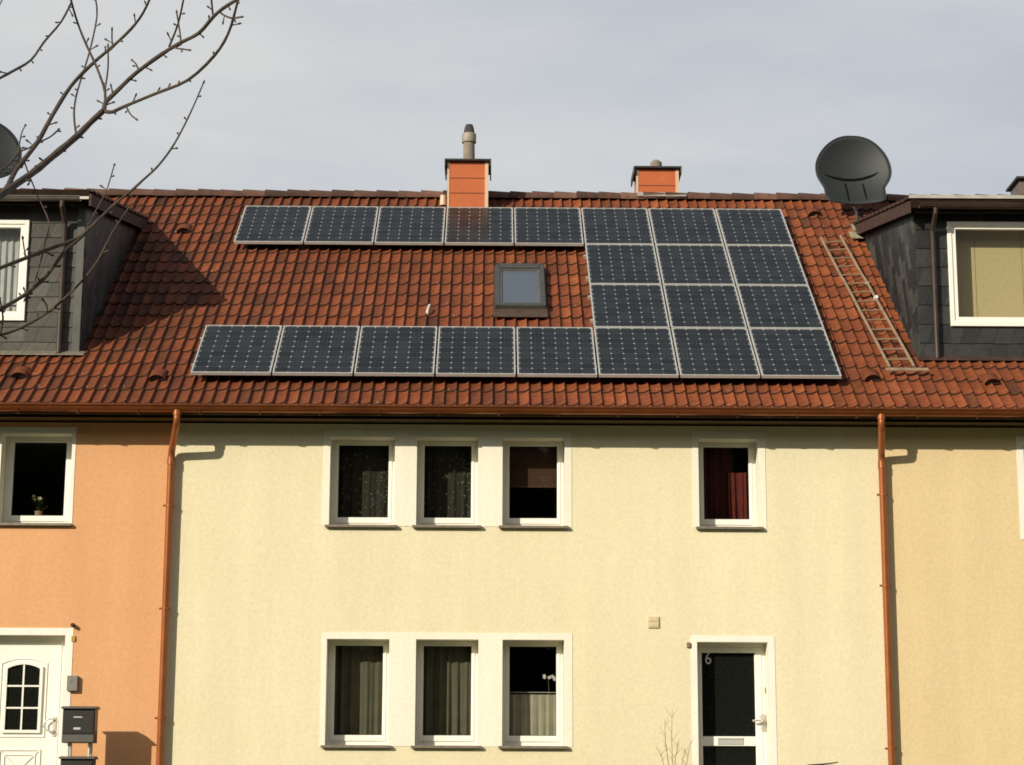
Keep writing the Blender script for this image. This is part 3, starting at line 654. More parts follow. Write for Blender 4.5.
def dormer(rf, side, X, Xo, slate, win, winkw, fasc):
    """side -1: the dormer lies to the left of X; +1: to the right. Xo is its far corner."""
    zf0 = RP(0, SD, 0).z; zt = W(960 if side > 0 else 40, 208 if side > 0 else 200, DY-.25).z     # front eaves
    root = MB()
    # body: side walls and front wall core around the window opening
    a, b_ = min(X, Xo), max(X, Xo); yb = 5.2
    wx0, wx1, wz0, wz1 = win
    root.box(a, wx0, DY, DY+.12, zf0-.15, zt+.02); root.box(wx1, b_, DY, DY+.12, zf0-.15, zt+.02)
    root.box(wx0, wx1, DY, DY+.12, zf0-.15, wz0); root.box(wx0, wx1, DY, DY+.12, wz1, zt+.02)
    for xx in (a, b_-.10):
        P = [(DY+.12, zf0-.15), (yb, RP(0, (yb-Y0)/ct, 0).z-.1), (yb, zt+.02+(yb-DY)*math.tan(DA)), (DY+.12, zt+.02)]
        n = 4; root.idx([(xx, *p) for p in P]+[(xx+.10, *p) for p in P], [(0, 1, 2, 3), (7, 6, 5, 4)]+[(k, k+4, (k+1) % 4+4, (k+1) % 4) for k in range(4)])
    root.box(a+.10, b_-.10, 2.2, 2.25, zf0-.15, zt+.2)                                              # room back wall
    d = root.build('dormer', M['interior'], houses['o' if side < 0 else 'y'])
    # front slates
    s = MB(); f3 = lambda u, v, o: (u, DY-.002-o, v)
    rects = [(a, wx0, zf0-.02, zt), (wx1, b_, zf0-.02, zt), (wx0, wx1, zf0-.02, wz0), (wx0, wx1, wz1, zt)]
    for k, (u0_, u1_, v0_, v1_) in enumerate(rects):
        if u1_-u0_ < .02 or v1_-v0_ < .02: continue
        H = .255 if side > 0 else .20; Wd = .22 if side > 0 else .25
        # phase-lock the courses by clipping one field to each rectangle
        e = [(u0_, v0_), (u1_, v0_), (u1_, v1_), (u0_, v1_)]; tmp = MB()
        shingles(s, e, f3, Wd, H, 0 if side > 0 else 0, 5, .012, .10)
    s.build('front_slates', slate, d)
    # cheek facing the middle house
    s = MB(); off = -side
    f3 = (lambda u, v, o: (X-.002-o, u, v)) if side > 0 else (lambda u, v, o: (X+.002+o, u, v))
    y1 = DY; sEnd = (zt+.02+0-Z0)
    def roofz(y): return Z0+(y-Y0)/ct*st+.02
    def topz(y): return zt+.0+(y-DY)*math.tan(DA)
    ye = y1
    while roofz(ye) < topz(ye) and ye < 8: ye += .01
    poly = [(y1, roofz(y1)-.02), (ye, roofz(ye)), (y1, topz(y1))]
    shingles(s, poly, f3, .42, .15, math.radians(63), 9, .034)
    s.build('cheek_slates', M['cheek'], d)
    # roof slab of the dormer
    oh = .10; r_ = MB(); xa, xb = (a-(oh if side > 0 else 0), b_+(oh if side < 0 else 0)); yf = DY-.24; ye2 = ye+.25
    def fr2(x, y, z): return (x, y, zt+.055+(y-DY)*math.tan(DA)+z)
    r_.box(xa, xb, yf, ye2, .0, .07, fr=fr2)
    r_.build('dormer_roof', M['darkmetal'], d)
    e_ = X-side*oh                                                                                  # verge board on the cheek side
    vg = MB(); v0_, v1_ = min(e_, e_-side*.03), max(e_, e_-side*.03)
    vg.box(v0_, v1_, yf-.02, ye2-.1, -.075, .085, fr=fr2); 
    # verge tiles
    yy = yf
    while yy < ye2-.15:
        vg.box(min(e_-side*.05, e_+side*.10), max(e_-side*.05, e_+side*.10), yy, yy+.33, .09, .115, fr=lambda x, y, z, q=yy: fr2(x, y, z+.03*(1-(y-q)/.33))); yy += .30
    vg.build('verge_board', M['verge'], d)
    so = MB(); so.box(xa+.03, xb-.03, yf+.01, DY-.03, -.02, .0, fr=fr2); so.build('soffit', M['wood'], d)
    fa = MB(); fz = zt
    fa.box(xa+.001, xb, yf-.012, yf-.001, fz+.0, fz+.145); fa.build('fascia', M['wood'], d)
    dr = MB(); zd = W(960 if side > 0 else 40, 196.5, yf-.03).z
    if side > 0: dr.box(xa-.02, xb, yf-.035, yf-.013, zd-.025, zd+.022)
    else: dr.box(xa-.02, xb, yf-.035, yf-.013, zd-.03, zd+.005)
    dr.build('drip_edge', M['zincl'], d)
    gy = yf-.07; gz = W(960 if side > 0 else 40, 204.5 if side > 0 else 197, gy).z; R = .055; n = 8; gg = MB(); g0, g1 = (X-.0, Xo) if side > 0 else (Xo, X)
    P = [(gy+R*c_(PI+PI*k/n), gz+R*s_(PI+PI*k/n)) for k in range(n+1)]; K = n+1
    gg.idx([(xx, *p) for xx in (g0, g1) for p in P], [(k, k+1, K+k+1, K+k) for k in range(n)]); gg.tube([(g0, gy-R, gz), (g1, gy-R, gz)], .009, 6)
    gg.build('dormer_gutter', M['brownpipe'] if side > 0 else M['grey_metal'], d, smooth=True)
    dx = W(935, 300, DY-.06).x if side > 0 else W(62.5, 280, DY-.06).x
    q = MB(); zt2 = gz-.05
    q.tube([(dx, gy, zt2), (dx, gy, zt2-.06), (dx, DY-.10, zt2-.20), (dx, DY-.075, zt2-.26), (dx, DY-.075, zf0+.02)], .032 if side > 0 else .036, 12)
    q.build('dormer_downpipe', M['brownpipe'], d, smooth=True)
    if side < 0:
        q = MB(); cx = W(78, 300, DY).x; q.box(cx-.045, X+.02, DY-.04, DY-.0145, zf0, zt-.02); q.box(X+.0145, X+.02, DY-.0145, DY+.10, zf0+.06, zt-.02); q.build('corner_board', mat('grey_corner_board', (.080, .078, .066), .6, 0, (4, .2)), d)
    # lead apron at the foot
    q = MB(); q.box(xa+.05, xb, DY-.13, DY-.02, 0, .012, fr=lambda x, y, z: (x, y, zf0+.02+(y-DY)*math.tan(TH)*.8+z+.04)); q.build('apron_flashing', M['lead'] if side < 0 else M['verge'], d)
    # window
    fx0, fx1, fz0, fz1 = win; fr_ = MB(); yw = DY-.015
    ringframe(fr_, fx0, fx1, fz0, fz1, yw-.03, yw+.06, .055, .055, .055, .07)
    ringframe(fr_, fx0+.055, fx1-.055, fz0+.07, fz1-.055, yw-.015, yw+.05, .055, .055, .045, .055)
    fr_.build('window_frame', M['pvc'], d, bevel=.005)
    gl = MB(); gl.face([(fx0+.1, yw+.02, fz0+.115), (fx1-.1, yw+.02, fz0+.115), (fx1-.1, yw+.02, fz1-.095), (fx0+.1, yw+.02, fz1-.095)]); gl.build('window_pane', M['pane'], d)
    return d, (fx0, fx1, fz0, fz1, yw), zt
wl = W(949, 275, DY-.04).x; wz1_, wz0_ = W(960, 221.5, DY-.04).z, W(960, 326, DY-.04).z
dR, wi, zR = dormer(RY, 1, DRX, 10.9, M['slate'], (wl, wl+2.3, wz0_, wz1_), {}, 0)
bl = MB(); a = wi[0]+.115
MBb = W(979, 280, wi[4]+.1).x
for i in range(4):                                       # vertical panels of the yellow blind
    x_0 = wi[0]-.02 if i == 0 else MBb+.62*(i-1)+.003; x_1 = MBb-.003 if i == 0 else MBb+.62*i-.003
    bl.box(x_0, x_1, wi[4]+.27, wi[4]+.275, wi[2]+.0, wi[3]+.02)
bl.build('blind', M['yblind'], dR)
wr = W(28, 250, DY-.04).x; wz1_, wz0_ = W(20, 220, DY-.04).z, W(20, 320.5, DY-.04).z
dL, wi, zL = dormer(RO_, -1, DLX, -10.8, M['slatel'], (wr-1.6, wr, wz0_, wz1_), {}, 0)
wavy(wi[0]+.02, wi[1]-.02, wi[2]+.02, wi[3], wi[4]+.20, .02, 16, 3, n=160).build('curtain', M['whitec'], dL, smooth='all')
for px in (1013,):                                       # chimney behind the ridge of the yellow house
    p = W(1019.5, 182, 7.0); b = MB().box(p.x, p.x+.62, 7.0, 7.6, 10.4, W(1014, 179.5, 7).z); c3 = b.build('chimney', mat('slate_grey_cladding', (.13, .10, .085), .7, 0, (6, .3)), HY)
    MB().box(p.x-.06, p.x+.68, 6.93, 7.67, W(1014, 179.5, 7).z, W(1014, 178.0, 7).z+.01).build('cap_plate', M['darkmetal'], c3)
# mossy step flashing at the foot of the satellite mast
pm = (5.43, 6.62)
q = MB(); sbox(q, pm[0]-.17, pm[0]+.36, pm[1]-.48, pm[1]-.20, .075, .095); sbox(q, pm[0]-.10, pm[0]+.10, pm[1]-.24, pm[1]+.04, .095, .13); q.build('lead_flashing', mat('mossy_lead', (.26, .23, .14), .8, 0, (20, .4)), RY, bevel=.01)

# ------------------------------------------------------------------ solar array
GX0, PW, PG = -3.78, .995, 1.0178
SR = [.93, 2.475, 4.025, 5.60, 7.17]
ordn = ['first', 'second', 'third', 'fourth', 'fifth', 'sixth', 'seventh', 'eighth']
proto = None
def panel(x, s0, s1, label):
    """a framed module lying on rails: frame and cell sheet"""
    global proto
    H = s1-s0-.02
    o = empty('solar_panel', RP(x, s0, .135), label, 'solar panel', 'solar panels on the tiled roof'); o.rotation_euler = (TH, 0, 0)
    # local frame: x along eaves, y up the slope, z off the roof
    fwd = .019; b = MB()
    b.box(0, fwd, 0, H, 0, .042); b.box(PW-fwd, PW, 0, H, 0, .042); b.box(fwd, PW-fwd, 0, fwd, 0, .042); b.box(fwd, PW-fwd, H-fwd, H, 0, .042)
    f = b.build('panel_frame', M['alu'], None, bevel=.002, origin=Vector((0, 0, 0))); f.parent = o; f.location = (0, 0, 0)
    c = MB(); c.face([(fwd-.001, fwd-.001, .034), (PW-fwd+.001, fwd-.001, .034), (PW-fwd+.001, H-fwd+.001, .034), (fwd-.001, H-fwd+.001, .034)], uv=[(-.012, -.008), (1.012, -.008), (1.012, 1.008), (-.012, 1.008)])
    c.face([(fwd, H-fwd, .004), (PW-fwd, H-fwd, .004), (PW-fwd, fwd, .004), (fwd, fwd, .004)], mi=1)
    q = c.build('cell_sheet', [M['cells'], M['soot']], None, origin=Vector((0, 0, 0))); q.parent = o; q.location = (0, 0, 0)
    return o
for i in range(8):
    panel(GX0+i*PG, SR[3], SR[4], f'framed solar panel, {ordn[i]} from the bare tree in the top row')
    panel(GX0+i*PG, SR[0], SR[1], f'framed solar panel, {ordn[i]} from the bare tree in the bottom row')
pos3 = ['on the skylight side', 'between two others', 'on the ladder side']
for i in range(3):
    panel(GX0+(5+i)*PG, SR[2], SR[3], f'framed solar panel {pos3[i]} in the short row just under the top row')
    panel(GX0+(5+i)*PG, SR[1], SR[2], f'framed solar panel {pos3[i]} in the short row just above the bottom row')
XL, XR, XM = GX0-.04, GX0+8*PG+.02, GX0+5*PG-.035
k = 0
rl = [('in the top row, lower one', XL, SR[3]+.35), ('in the top row, upper one', XL, SR[4]-.35), ('in the second row, lower one', XM, SR[2]+.35), ('in the second row, upper one', XM, SR[3]-.35),
      ('in the third row, lower one', XM, SR[1]+.35), ('in the third row, upper one', XM, SR[2]-.35), ('in the bottom row, lower one', XL, SR[0]+.35), ('in the bottom row, upper one', XL, SR[1]-.35)]
for txt, xa, s in rl:
    b = MB(); sbox(b, xa, XR, s-.02, s+.02, .082, .128)
    X = xa+.35
    while X < XR: sbox(b, X-.015, X+.015, s-.10, s+.02, .045, .0815); X += 1.1
    b.build('mounting_rail', M['zincl'], None, label='aluminium rail under the solar panels '+txt, cat='rail', group='rails under the solar panels')

# ------------------------------------------------------------------ roof ladder
la, lb, ra, rb_ = (4.805, 6.09), (5.02, 1.36), (5.105, 6.16), (5.335, 1.38)
ld = empty('roof_ladder', RP(5.1, 1.3, .1), 'weathered metal roof ladder lying on the tiles beside the solar array', 'ladder')
def lerp(p, q, t): return (p[0]+(q[0]-p[0])*t, p[1]+(q[1]-p[1])*t)
for p, q in ((la, lb), (ra, rb_)):
    b = MB(); b.tube([RP(*p, .11), RP(*lerp(p, q, .35), .105), RP(*lerp(p, q, .36), .12), RP(*q, .11)], .020, 8); b.build('rail', M['ladder'], ld, smooth=True)
for i in range(14):
    t = .045+i*.905/13; b = MB(); b.tube([RP(*lerp(la, lb, t), .11), RP(*lerp(ra, rb_, t), .11)], .013, 6); b.build('rung', M['ladder'], ld, smooth=True)
b = MB(); sbox(b, 4.96, 5.50, 1.25, 1.33, .10, .118); b.build('foot_board', M['ladder'], ld)
b = MB(); b.tube([RP(5.17, 4.3, .08), RP(5.20, 4.22, .14)], .02, 8).build('clamp', M['zincl'], ld)
b = MB(); b.tube([RP(5.22, 3.75, .08), RP(5.225, 3.66, .15)], .026, 8).build('clamp', mat('white_clamp', (.75, .73, .68), .5), ld)

# ------------------------------------------------------------------ satellite dishes
def dish(center, scale, out, label, mastbase, groove=True, tilt=10, yawd=0, rotz=0):
    root = empty('satellite_dish', mastbase, label, 'satellite dish', 'dishes on the roof')
    c = Vector(center); ti = math.radians(tilt); yz = math.radians(yawd)
    def loc(x, z, dep): # dish plane to world
        v = Vector((x, dep*c_(ti)+z*s_(ti), z*c_(ti)-dep*s_(ti))); return c+Vector((v.x*c_(yz)-v.y*s_(yz), v.x*s_(yz)+v.y*c_(yz), v.z))
    n = len(out); NR = 12; vs = []; Rm = .60
    dep = lambda x, z: .16*(1-(x*x+(z-.05)**2)/Rm**2) + (.05*math.exp(-((z+.17+.25*x*x)/.05)**2) if groove and False else 0)
    for k in range(1, NR+1):
        for (px, pz) in out:
            x, z = px*scale*k/NR, pz*scale*k/NR; vs.append(loc(x, z, dep(x, z)))
    vs.append(loc(0, 0, dep(0, 0))); ci = len(vs)-1
    fs = [(k*n+j, k*n+(j+1) % n, (k+1)*n+(j+1) % n, (k+1)*n+j) for k in range(NR-1) for j in range(n)]+[(ci, (j+1) % n, j) for j in range(n)]
    b = MB(); b.idx(vs, fs); rf = b.build('reflector', M['dish'], root, smooth='all')
    sd = rf.modifiers.new('thick', 'SOLIDIFY'); sd.thickness = .012; sd.offset = 0
    rim = MB(); L = [loc(px*scale, pz*scale, dep(px*scale, pz*scale)) for px, pz in out]; rim.tube(L+[L[0]], .011, 6, False); rim.build('rim', M['dish'], root, smooth=True)
    if groove:
        g_ = MB(); pts = [loc(x*scale, z*scale, dep(x*scale, z*scale)-.012) for x, z in ((-29, -4.5), (-20, -6.5), (-10, -8), (0, -8), (10, -6.8), (20, -4), (26, -1))]
        g_.tube(pts, [.005, .016, .020, .020, .020, .016, .005], 6); g_.build('stiffening_rib', M['blackm'], root, smooth=True)
        for x in (-8, 10):
            g_ = MB(); g_.tube([loc(x*scale, -13*scale, dep(0, -.2)-.015), loc((x+2)*scale, -37*scale, dep(.1, -.5)-.03)], .013, 6); g_.build('strut', M['blackm'], root)
    hb = MB(); k0_ = loc(0, -.30, .24); hb.box(k0_.x-.10, k0_.x+.10, k0_.y-.06, k0_.y+.06, k0_.z-.16, k0_.z+.16); hb.build('bracket', M['darkmetal'], root, bevel=.01)
    ms = MB(); mb_ = Vector(mastbase); ms.tube([mb_, mb_+Vector((0, 0, .28)), Vector((k0_.x, k0_.y+.03, k0_.z-.15)), Vector((k0_.x, k0_.y+.03, k0_.z+.15))], .024, 10); ms.build('mast', M['darkmetal'], root, smooth=True)
    return root
out = [(0, 38), (9, 37.2), (18, 33.8), (26, 27.5), (33, 18), (36.8, 8), (38, -2), (36, -11), (31.5, -18.5), (30.3, -22), (30, -34), (26, -38), (12, -39), (0, -39.5), (-12, -39), (-25, -38.5), (-29.5, -34), (-30.3, -23), (-32, -18), (-37, -8), (-38, 1), (-36.8, 9), (-32.5, 18.5), (-25.5, 27.5), (-17, 34), (-8, 37.4)]
out = out[::-1]; oo = []
for i in range(len(out)):
    a, b_, c, d = out[i-1], out[i], out[(i+1) % len(out)], out[(i+2) % len(out)]
    for t in (0, .33, .66): oo.append(tuple(.5*(2*b_[q]+(c[q]-a[q])*t+(2*a[q]-5*b_[q]+4*c[q]-d[q])*t*t+(3*b_[q]-a[q]-3*c[q]+d[q])*t**3) for q in (0, 1)))
out = oo
cD = W(853.5, 169.0, 5.35)
dish(cD, .01515, out, 'dark grey satellite dish on the ridge beside the roof ladder top', RP(pm[0], pm[1], .03), tilt=8)
rd = [(38*c_(2*PI*k/40), 38*s_(2*PI*k/40)) for k in range(40)][::-1]
cL = W(-14, 146.5, 3.6)
dish(cL, .0138, rd, 'dark satellite dish above the orange house dormer, behind the branches', (cL.x, 4.0, RP(0, (4.0-Y0)/ct, 0).z+.0), groove=False, tilt=16, yawd=28)

# ------------------------------------------------------------------ letterbox stands
def letterbox(xl, label, z1=3.01, Y=-.63):
    o = empty('letterbox_stand', (xl+.2, Y+.15, 1.6), label, 'letterbox', None)
    w = .385
    for k in range(2):
        zt = z1-.02-k*.575; b = MB(); b.box(xl+.01, xl+w, Y, Y+.20, zt-.39, zt); bo = b.build('mailbox', M['box'], o, bevel=.008)
        l = MB(); P = [(Y-.035, zt+.001), (Y-.035, zt+.018), (Y+.10, zt+.035), (Y+.22, zt+.018), (Y+.22, zt+.001)]; n = 5
        l.idx([(X, *p) for X in (xl-.01, xl+w+.02) for p in P], [tuple(range(n)), tuple(range(2*n-1, n-1, -1))]+[(i, i+n, (i+1) % n+n, (i+1) % n) for i in range(n)]); l.build('lid', M['boxlid'], bo)
        f = MB(); f.box(xl+.02, xl+w-.01, Y-.008, Y-.001, zt-.28, zt-.03); f.build('flap', M['box'], bo, bevel=.003)
        f = MB(); f.box(xl+.14, xl+.24, Y-.016, Y-.009, zt-.105, zt-.090); f.box(xl+.145, xl+.225, Y-.014, Y-.009, zt-.24, zt-.215); f.build('name_plate', M['alu'], bo)
        f = MB(); f.box(xl+.012, xl+w-.002, Y-.012, Y-.001, zt-.385, zt-.30); f.build('newspaper_tray', M['boxlid'], bo, bevel=.006)
    for X in (xl+.075, xl+w-.07): 
        b = MB(); b.tube([(X, Y+.225, 1.6), (X, Y+.225, z1-.06)], .017, 8); b.tube([(X, Y+.10, z1-.62+.05), (X, Y+.10, z1-.39)], .014, 8); b.build('post', M['alu'], o, smooth=True)
    return o
letterbox(round(W(61.5, 720, -.63).x, 2), 'stand with two stacked black letterboxes beside the white front door')
# porch-side letterbox lid just showing at the cream house door
def low_box():
    p = W(808.5, 764.3, -.8); z = p.z; o = empty('letterbox_stand', (p.x+.15, -.7, 1.6), 'low brown letterbox on a post beside the dark glass front door', 'letterbox')
    b = MB(); b.box(p.x+.01, p.x+.30, -.8, -.62, z-.36, z-.005); q = b.build('mailbox', M['box'], o, bevel=.006)
    l = MB(); n = 8; P = [(p.x+.34*k/n, z+.030*(k/n)**1.5) for k in range(n+1)]
    l.idx([(x, y, zz) for y in (-.83, -.60) for x, zz in P]+[(x, y, zz-.012) for y in (-.83, -.60) for x, zz in P], [(k, k+1, n+1+k+1, n+1+k) for k in range(n)]+[(2*n+2+k, 3*n+3+k, 3*n+4+k, 2*n+3+k) for k in range(n)]+[(k, 2*n+2+k, 2*n+3+k, k+1) for k in range(n)])
    l.build('lid', M['verge'], q); MB().tube([(p.x+.15, -.62, 1.6), (p.x+.15, -.62, z-.30)], .02, 8).build('post', M['alu'], o)
low_box()

# ------------------------------------------------------------------ plants on the sills
def potted(px, py, Y, zbase, label, flowers):
    r = random.Random(int(px)); x = W(px, py, Y).x
    o = empty('potted_plant', (x, Y, zbase), label, 'potted plant')
    MB().tube([(x, Y, zbase), (x, Y, zbase+.09), (x, Y, zbase+.10)], [.036, .050, .052], 14).build('pot', M['terracotta'], o, smooth=True)
    b = MB()
    for k in range(26 if not flowers else 8):
        a = r.uniform(0, 6.28); h = r.uniform(.03, .18 if not flowers else .06); R = r.uniform(.02, .085); c = Vector((x+R*c_(a), Y+R*s_(a)*.5, zbase+.10+h)); d = Vector((c_(a), s_(a), r.uniform(-.3, .6))).normalized()*r.uniform(.04, .065); e = d.cross(Vector((0, 0, 1))).normalized()*.026
        b.face([c-d, c+e, c+d, c-e])
    b.tube([(x, Y, zbase+.08), (x+.01, Y, zbase+.20), (x-.01, Y, zbase+(.24 if not flowers else .52))], .004, 5)
    b.build('leaves', M['leaf'], o)
    f = MB()
    for k in range(7 if flowers else 5):
        c = Vector((x+r.uniform(-.07, .07), Y-.02+r.uniform(-.02, .02), zbase+(.52 if flowers else .27)+r.uniform(-.03, .03)))
        for j in range(5):
            a = j*2*PI/5; d = Vector((c_(a), -.2, s_(a)))*.020; e = Vector((-s_(a), 0, c_(a)))*.011; f.face([c, c+d*.6+e, c+d*1.2, c+d*.6-e])
    f.build('blossom', M['petal'] if flowers else mat('pale_blossom', (.50, .42, .25), .7), o)
potted(39, 505, .41, OW['u'][2]+.12, 'small leafy plant in a pale pot inside the window of the orange house', False)
q = MB(); l3 = CW['l3']; q.box(l3[0]-.05, l3[1]+.05, .39, .60, l3[2]+.30, l3[2]+.33); q.build('window_shelf', M['wood'], wn['l3'])
potted(549, 674, .48, l3[2]+.33, 'white flowering plant behind the half-height curtain of the ground-floor window', True)

# ------------------------------------------------------------------ bare tree in front
def dfield(x, y): return -14.0+.55*s_(x/63.)+.5*s_(y/71.+1.)
tree = empty('bare_tree', (-5.0, -14.1, .5), 'leafless tree whose budding branches reach across the sky over the orange house', 'tree')
MB().tube([(-5.0, -14.1, .35), (-4.98, -14.1, 1.6), (-4.85, -14.0, 3.2), (-4.6, -13.95, 4.3), (-4.35, -13.9, 4.9)], [.15, .12, .105, .085, .06], 14).build('trunk', M['bark'], tree, smooth=True)
def branch(pts, r0_, r1_, spur=True, seed=0):
    r = random.Random(seed*7+3); n = len(pts); P = []; 
    for (x, y) in pts:
        P.append(W(x, y, dfield(x, y)))
    # refine
    Q = []
    for i in range(n-1):
        for t in (0, .33, .66): 
            a = P[max(i-1, 0)]; b_, c, d = P[i], P[i+1], P[min(i+2, n-1)]
            Q.append(.5*((2*b_)+(c-a)*t+(2*a-5*b_+4*c-d)*t*t+(3*b_-a-3*c+d)*t**3))
    Q.append(P[-1]); m = len(Q); R = [1.18*(r0_+(r1_-r0_)*k/(m-1)) for k in range(m)]
    R = [q*r.uniform(.93, 1.10) for q in R]
    b = MB(); b.tube(Q, R, 8)
    if spur:
        tot = 0; nxt = r.uniform(.05, .10)
        for k in range(1, m):
            seg = (Q[k]-Q[k-1]); tot += seg.length
            if tot > nxt:
                nxt = tot+r.uniform(.06, .20); d = seg.normalized(); sd = d.cross(Vector((0, 1, 0))).normalized()*r.choice((-1, 1)); e = (d*.8+sd+Vector((0, r.uniform(-.5, .5), 0))).normalized()
                L = r.choice((.014, .02, .024, .03, .05)); s0_ = Q[k-1]
                b.tube([s0_, s0_+e*(R[k]+L*.7), s0_+e*(R[k]+L*.85), s0_+e*(R[k]+L+.006)], [R[k]*.45, max(.0045, R[k]*.3), .0075, .003], 5)
    if spur: b.tube([Q[-1], Q[-1]+(Q[-1]-Q[-2]).normalized()*.012, Q[-1]+(Q[-1]-Q[-2]).normalized()*.028], [R[-1], .008, .002], 6)
    b.build('branch', M['bark'], tree, smooth=True)
E1 = W(-25, 215, dfield(-25, 215))
lim = MB(); lim.tube([(-4.35, -13.9, 4.9), ((-4.35+E1.x)/2, (-13.9+E1.y)/2, (4.9+E1.z)/2-.05), E1], [.06, .038, .022], 12); lim.build('limb', M['bark'], tree, smooth=True)
BR = [
 ([(-25, 215), (0, 195), (31, 174), (52, 157), (76, 137), (90, 123), (104, 110)], .020, .0145),
 ([(104, 110), (106, 102), (118, 90), (136, 73), (162, 54), (180, 43), (199, 33), (214, 16), (228, 5), (243, -3), (262, -10)], .0125, .0075),
 ([(104, 111), (112, 112), (123, 107), (157, 93), (188, 80), (214, 56), (228, 34), (236, 8), (240, -10)], .0105, .0055),
 ([(-25, 215), (3, 193), (16, 170), (37, 143), (52, 116), (71, 86), (92, 64), (112, 47), (131, 29), (143, 13), (152, -6)], .0135, .0060),
 ([(104, 108), (105, 92), (97, 68), (86, 44), (78, 24), (71, 0), (67, -20)], .0075, .005),
 ([(71, 3), (61, 22), (44, 42), (31, 60), (13, 71), (0, 78), (-14, 86)], .0055, .0075),
 ([(76, 134), (74, 115), (76, 97), (82, 76), (90, 50), (97, 16), (95, -4)], .006, .004),
 ([(105, 90), (108, 68), (108, 47)], .005, .004), ([(113, 48), (112, 40), (112, 31)], .0045, .004),
 ([(169, 47), (178, 24), (184, -3)], .006, .0045), ([(181, 43), (180, 33), (177, 14)], .0045, .004),
 ([(213, 16), (211, -4)], .005, .005), ([(220, 11), (222, 14), (231, 18), (241, 17)], .005, .005), ([(173, 46), (176, 48), (182, 49), (189, 50)], .005, .004),
 ([(126, 106), (128, 110), (131, 115), (136, 119)], .0045, .004), ([(139, 71), (136, 64), (133, 61)], .0045, .004),
 ([(37, 143), (50, 137), (58, 130)], .0045, .004), ([(18, 153), (20, 141), (22, 132), (25, 126)], .0035, .003), ([(-5, 175), (8, 165), (20, 152), (29, 148), (34, 144)], .0055, .0035),
 ([(-20, 318), (0, 309), (26, 294), (47, 275), (65, 251), (78, 240), (89, 229), (115, 204), (131, 191), (143, 180), (157, 167), (171, 149), (183, 128), (194, 105), (203, 84)], .0105, .0035),
 ([(-20, 277), (0, 268), (26, 258), (52, 248), (78, 238), (88, 230)], .010, .0075),
 ([(-18, 338), (0, 335), (21, 328), (47, 313), (65, 298), (81, 282), (97, 262), (112, 233), (128, 209)], .0075, .0035),
 ([(84, 234), (94, 214), (105, 194), (109, 183), (114, 166)], .004, .003),
 ([(24, 160), (28, 172), (39, 199), (49, 222), (46, 240), (41, 260), (34, 284), (26, 298)], .0035, .003),
 ([(-15, 315), (0, 311), (16, 301), (30, 294)], .006, .004), ([(47, 313), (47, 306), (44, 301)], .0035, .003), ([(26, 258), (24, 248), (23, 240)], .004, .003),
 ([(0, 335), (3, 318), (0, 300)], .005, .004), ([(-10, 22), (-2, 8), (6, -8)], .004, .003)]
for i, (pts, a, b_) in enumerate(BR): branch(pts, a, b_, True, i)

# bare shrub by the door of the cream house
sh = MB(); r = random.Random(5)
for px, top, yy in ((664, 719, -.7), (671, 710, -.75), (677, 742, -.65), (684, 748, -.7), (690, 740, -.6), (660, 750, -.8)):
    b0 = Vector((W(675, 765, -.7).x+r.uniform(-.06, .06), -.7, 1.55)); tp = W(px, top, yy); pts = [b0.lerp(tp, t)+Vector((.015*s_(9*t+px), 0, 0)) for t in (0, .2, .4, .6, .8, 1)]
    sh.tube(pts, [.006, .0055, .005, .0045, .0038, .002], 5)
    for k in range(9):
        t = r.uniform(.45, .97); p = b0.lerp(tp, t); e = Vector((r.choice((-1, 1))*r.uniform(.04, .11), r.uniform(-.05, .05), r.uniform(.08, .16)))*.8; sh.tube([p, p+e*.5, p+e], [.003, .0025, .0015], 4)
sh.build('bare_shrub', M['twig'], None, label='thin leafless shrub against the cream wall beside the dark glass door', cat='shrub')

# ------------------------------------------------------------------ ground
def gz(y):
    if y < -20.9: return 0.
    if y < -19: return .12
    if y < -2.5: return .16+(y+19)/16.5*(1.56-.16)
    return 1.56
ys = [-400, -120, -60, -32, -20.95, -20.9, -19.0, -18.99, -14, -10, -6, -2.5, 0, 13, 30, 90, 400]; xs = [-400, -100, -40, -20, -10, 0, 10, 20, 40, 100, 400]
b = MB(); b.idx([(x, y, gz(y)-.10 if -32.1 < y < -19.0 else gz(y)) for y in ys for x in xs], [(j*11+i, j*11+i+1, (j+1)*11+i+1, (j+1)*11+i) for j in range(len(ys)-1) for i in range(10)]); b.build('ground', M['grass'], None, kind='structure')
MB().box(-200, 200, -31, -20.9, -.3, 0).build('road', M['asphalt'], None, kind='structure')
MB().box(-200, 200, -20.895, -19.0, -.3, .12).build('pavement', M['paving'], None, kind='structure')
for X in (OD-.55, (CW['door'][0]+CW['door'][1])/2):
    b = MB(); P = [(-19, .17), (-2.5, 1.575), (-.001, 1.575), (-.001, 1.3), (-2.5, 1.3), (-19, 0.0)]
    b.idx([(x, *p) for x in (X-.6, X+.6) for p in P], [tuple(range(6)), tuple(range(11, 5, -1))]+[(k, k+6, (k+1) % 6+6, (k+1) % 6) for k in range(6)]); b.box(X-.7, X+.7, -.9, -.02, 1.58, 1.74)
    b.build('garden_path', M['paving'], None, kind='structure')

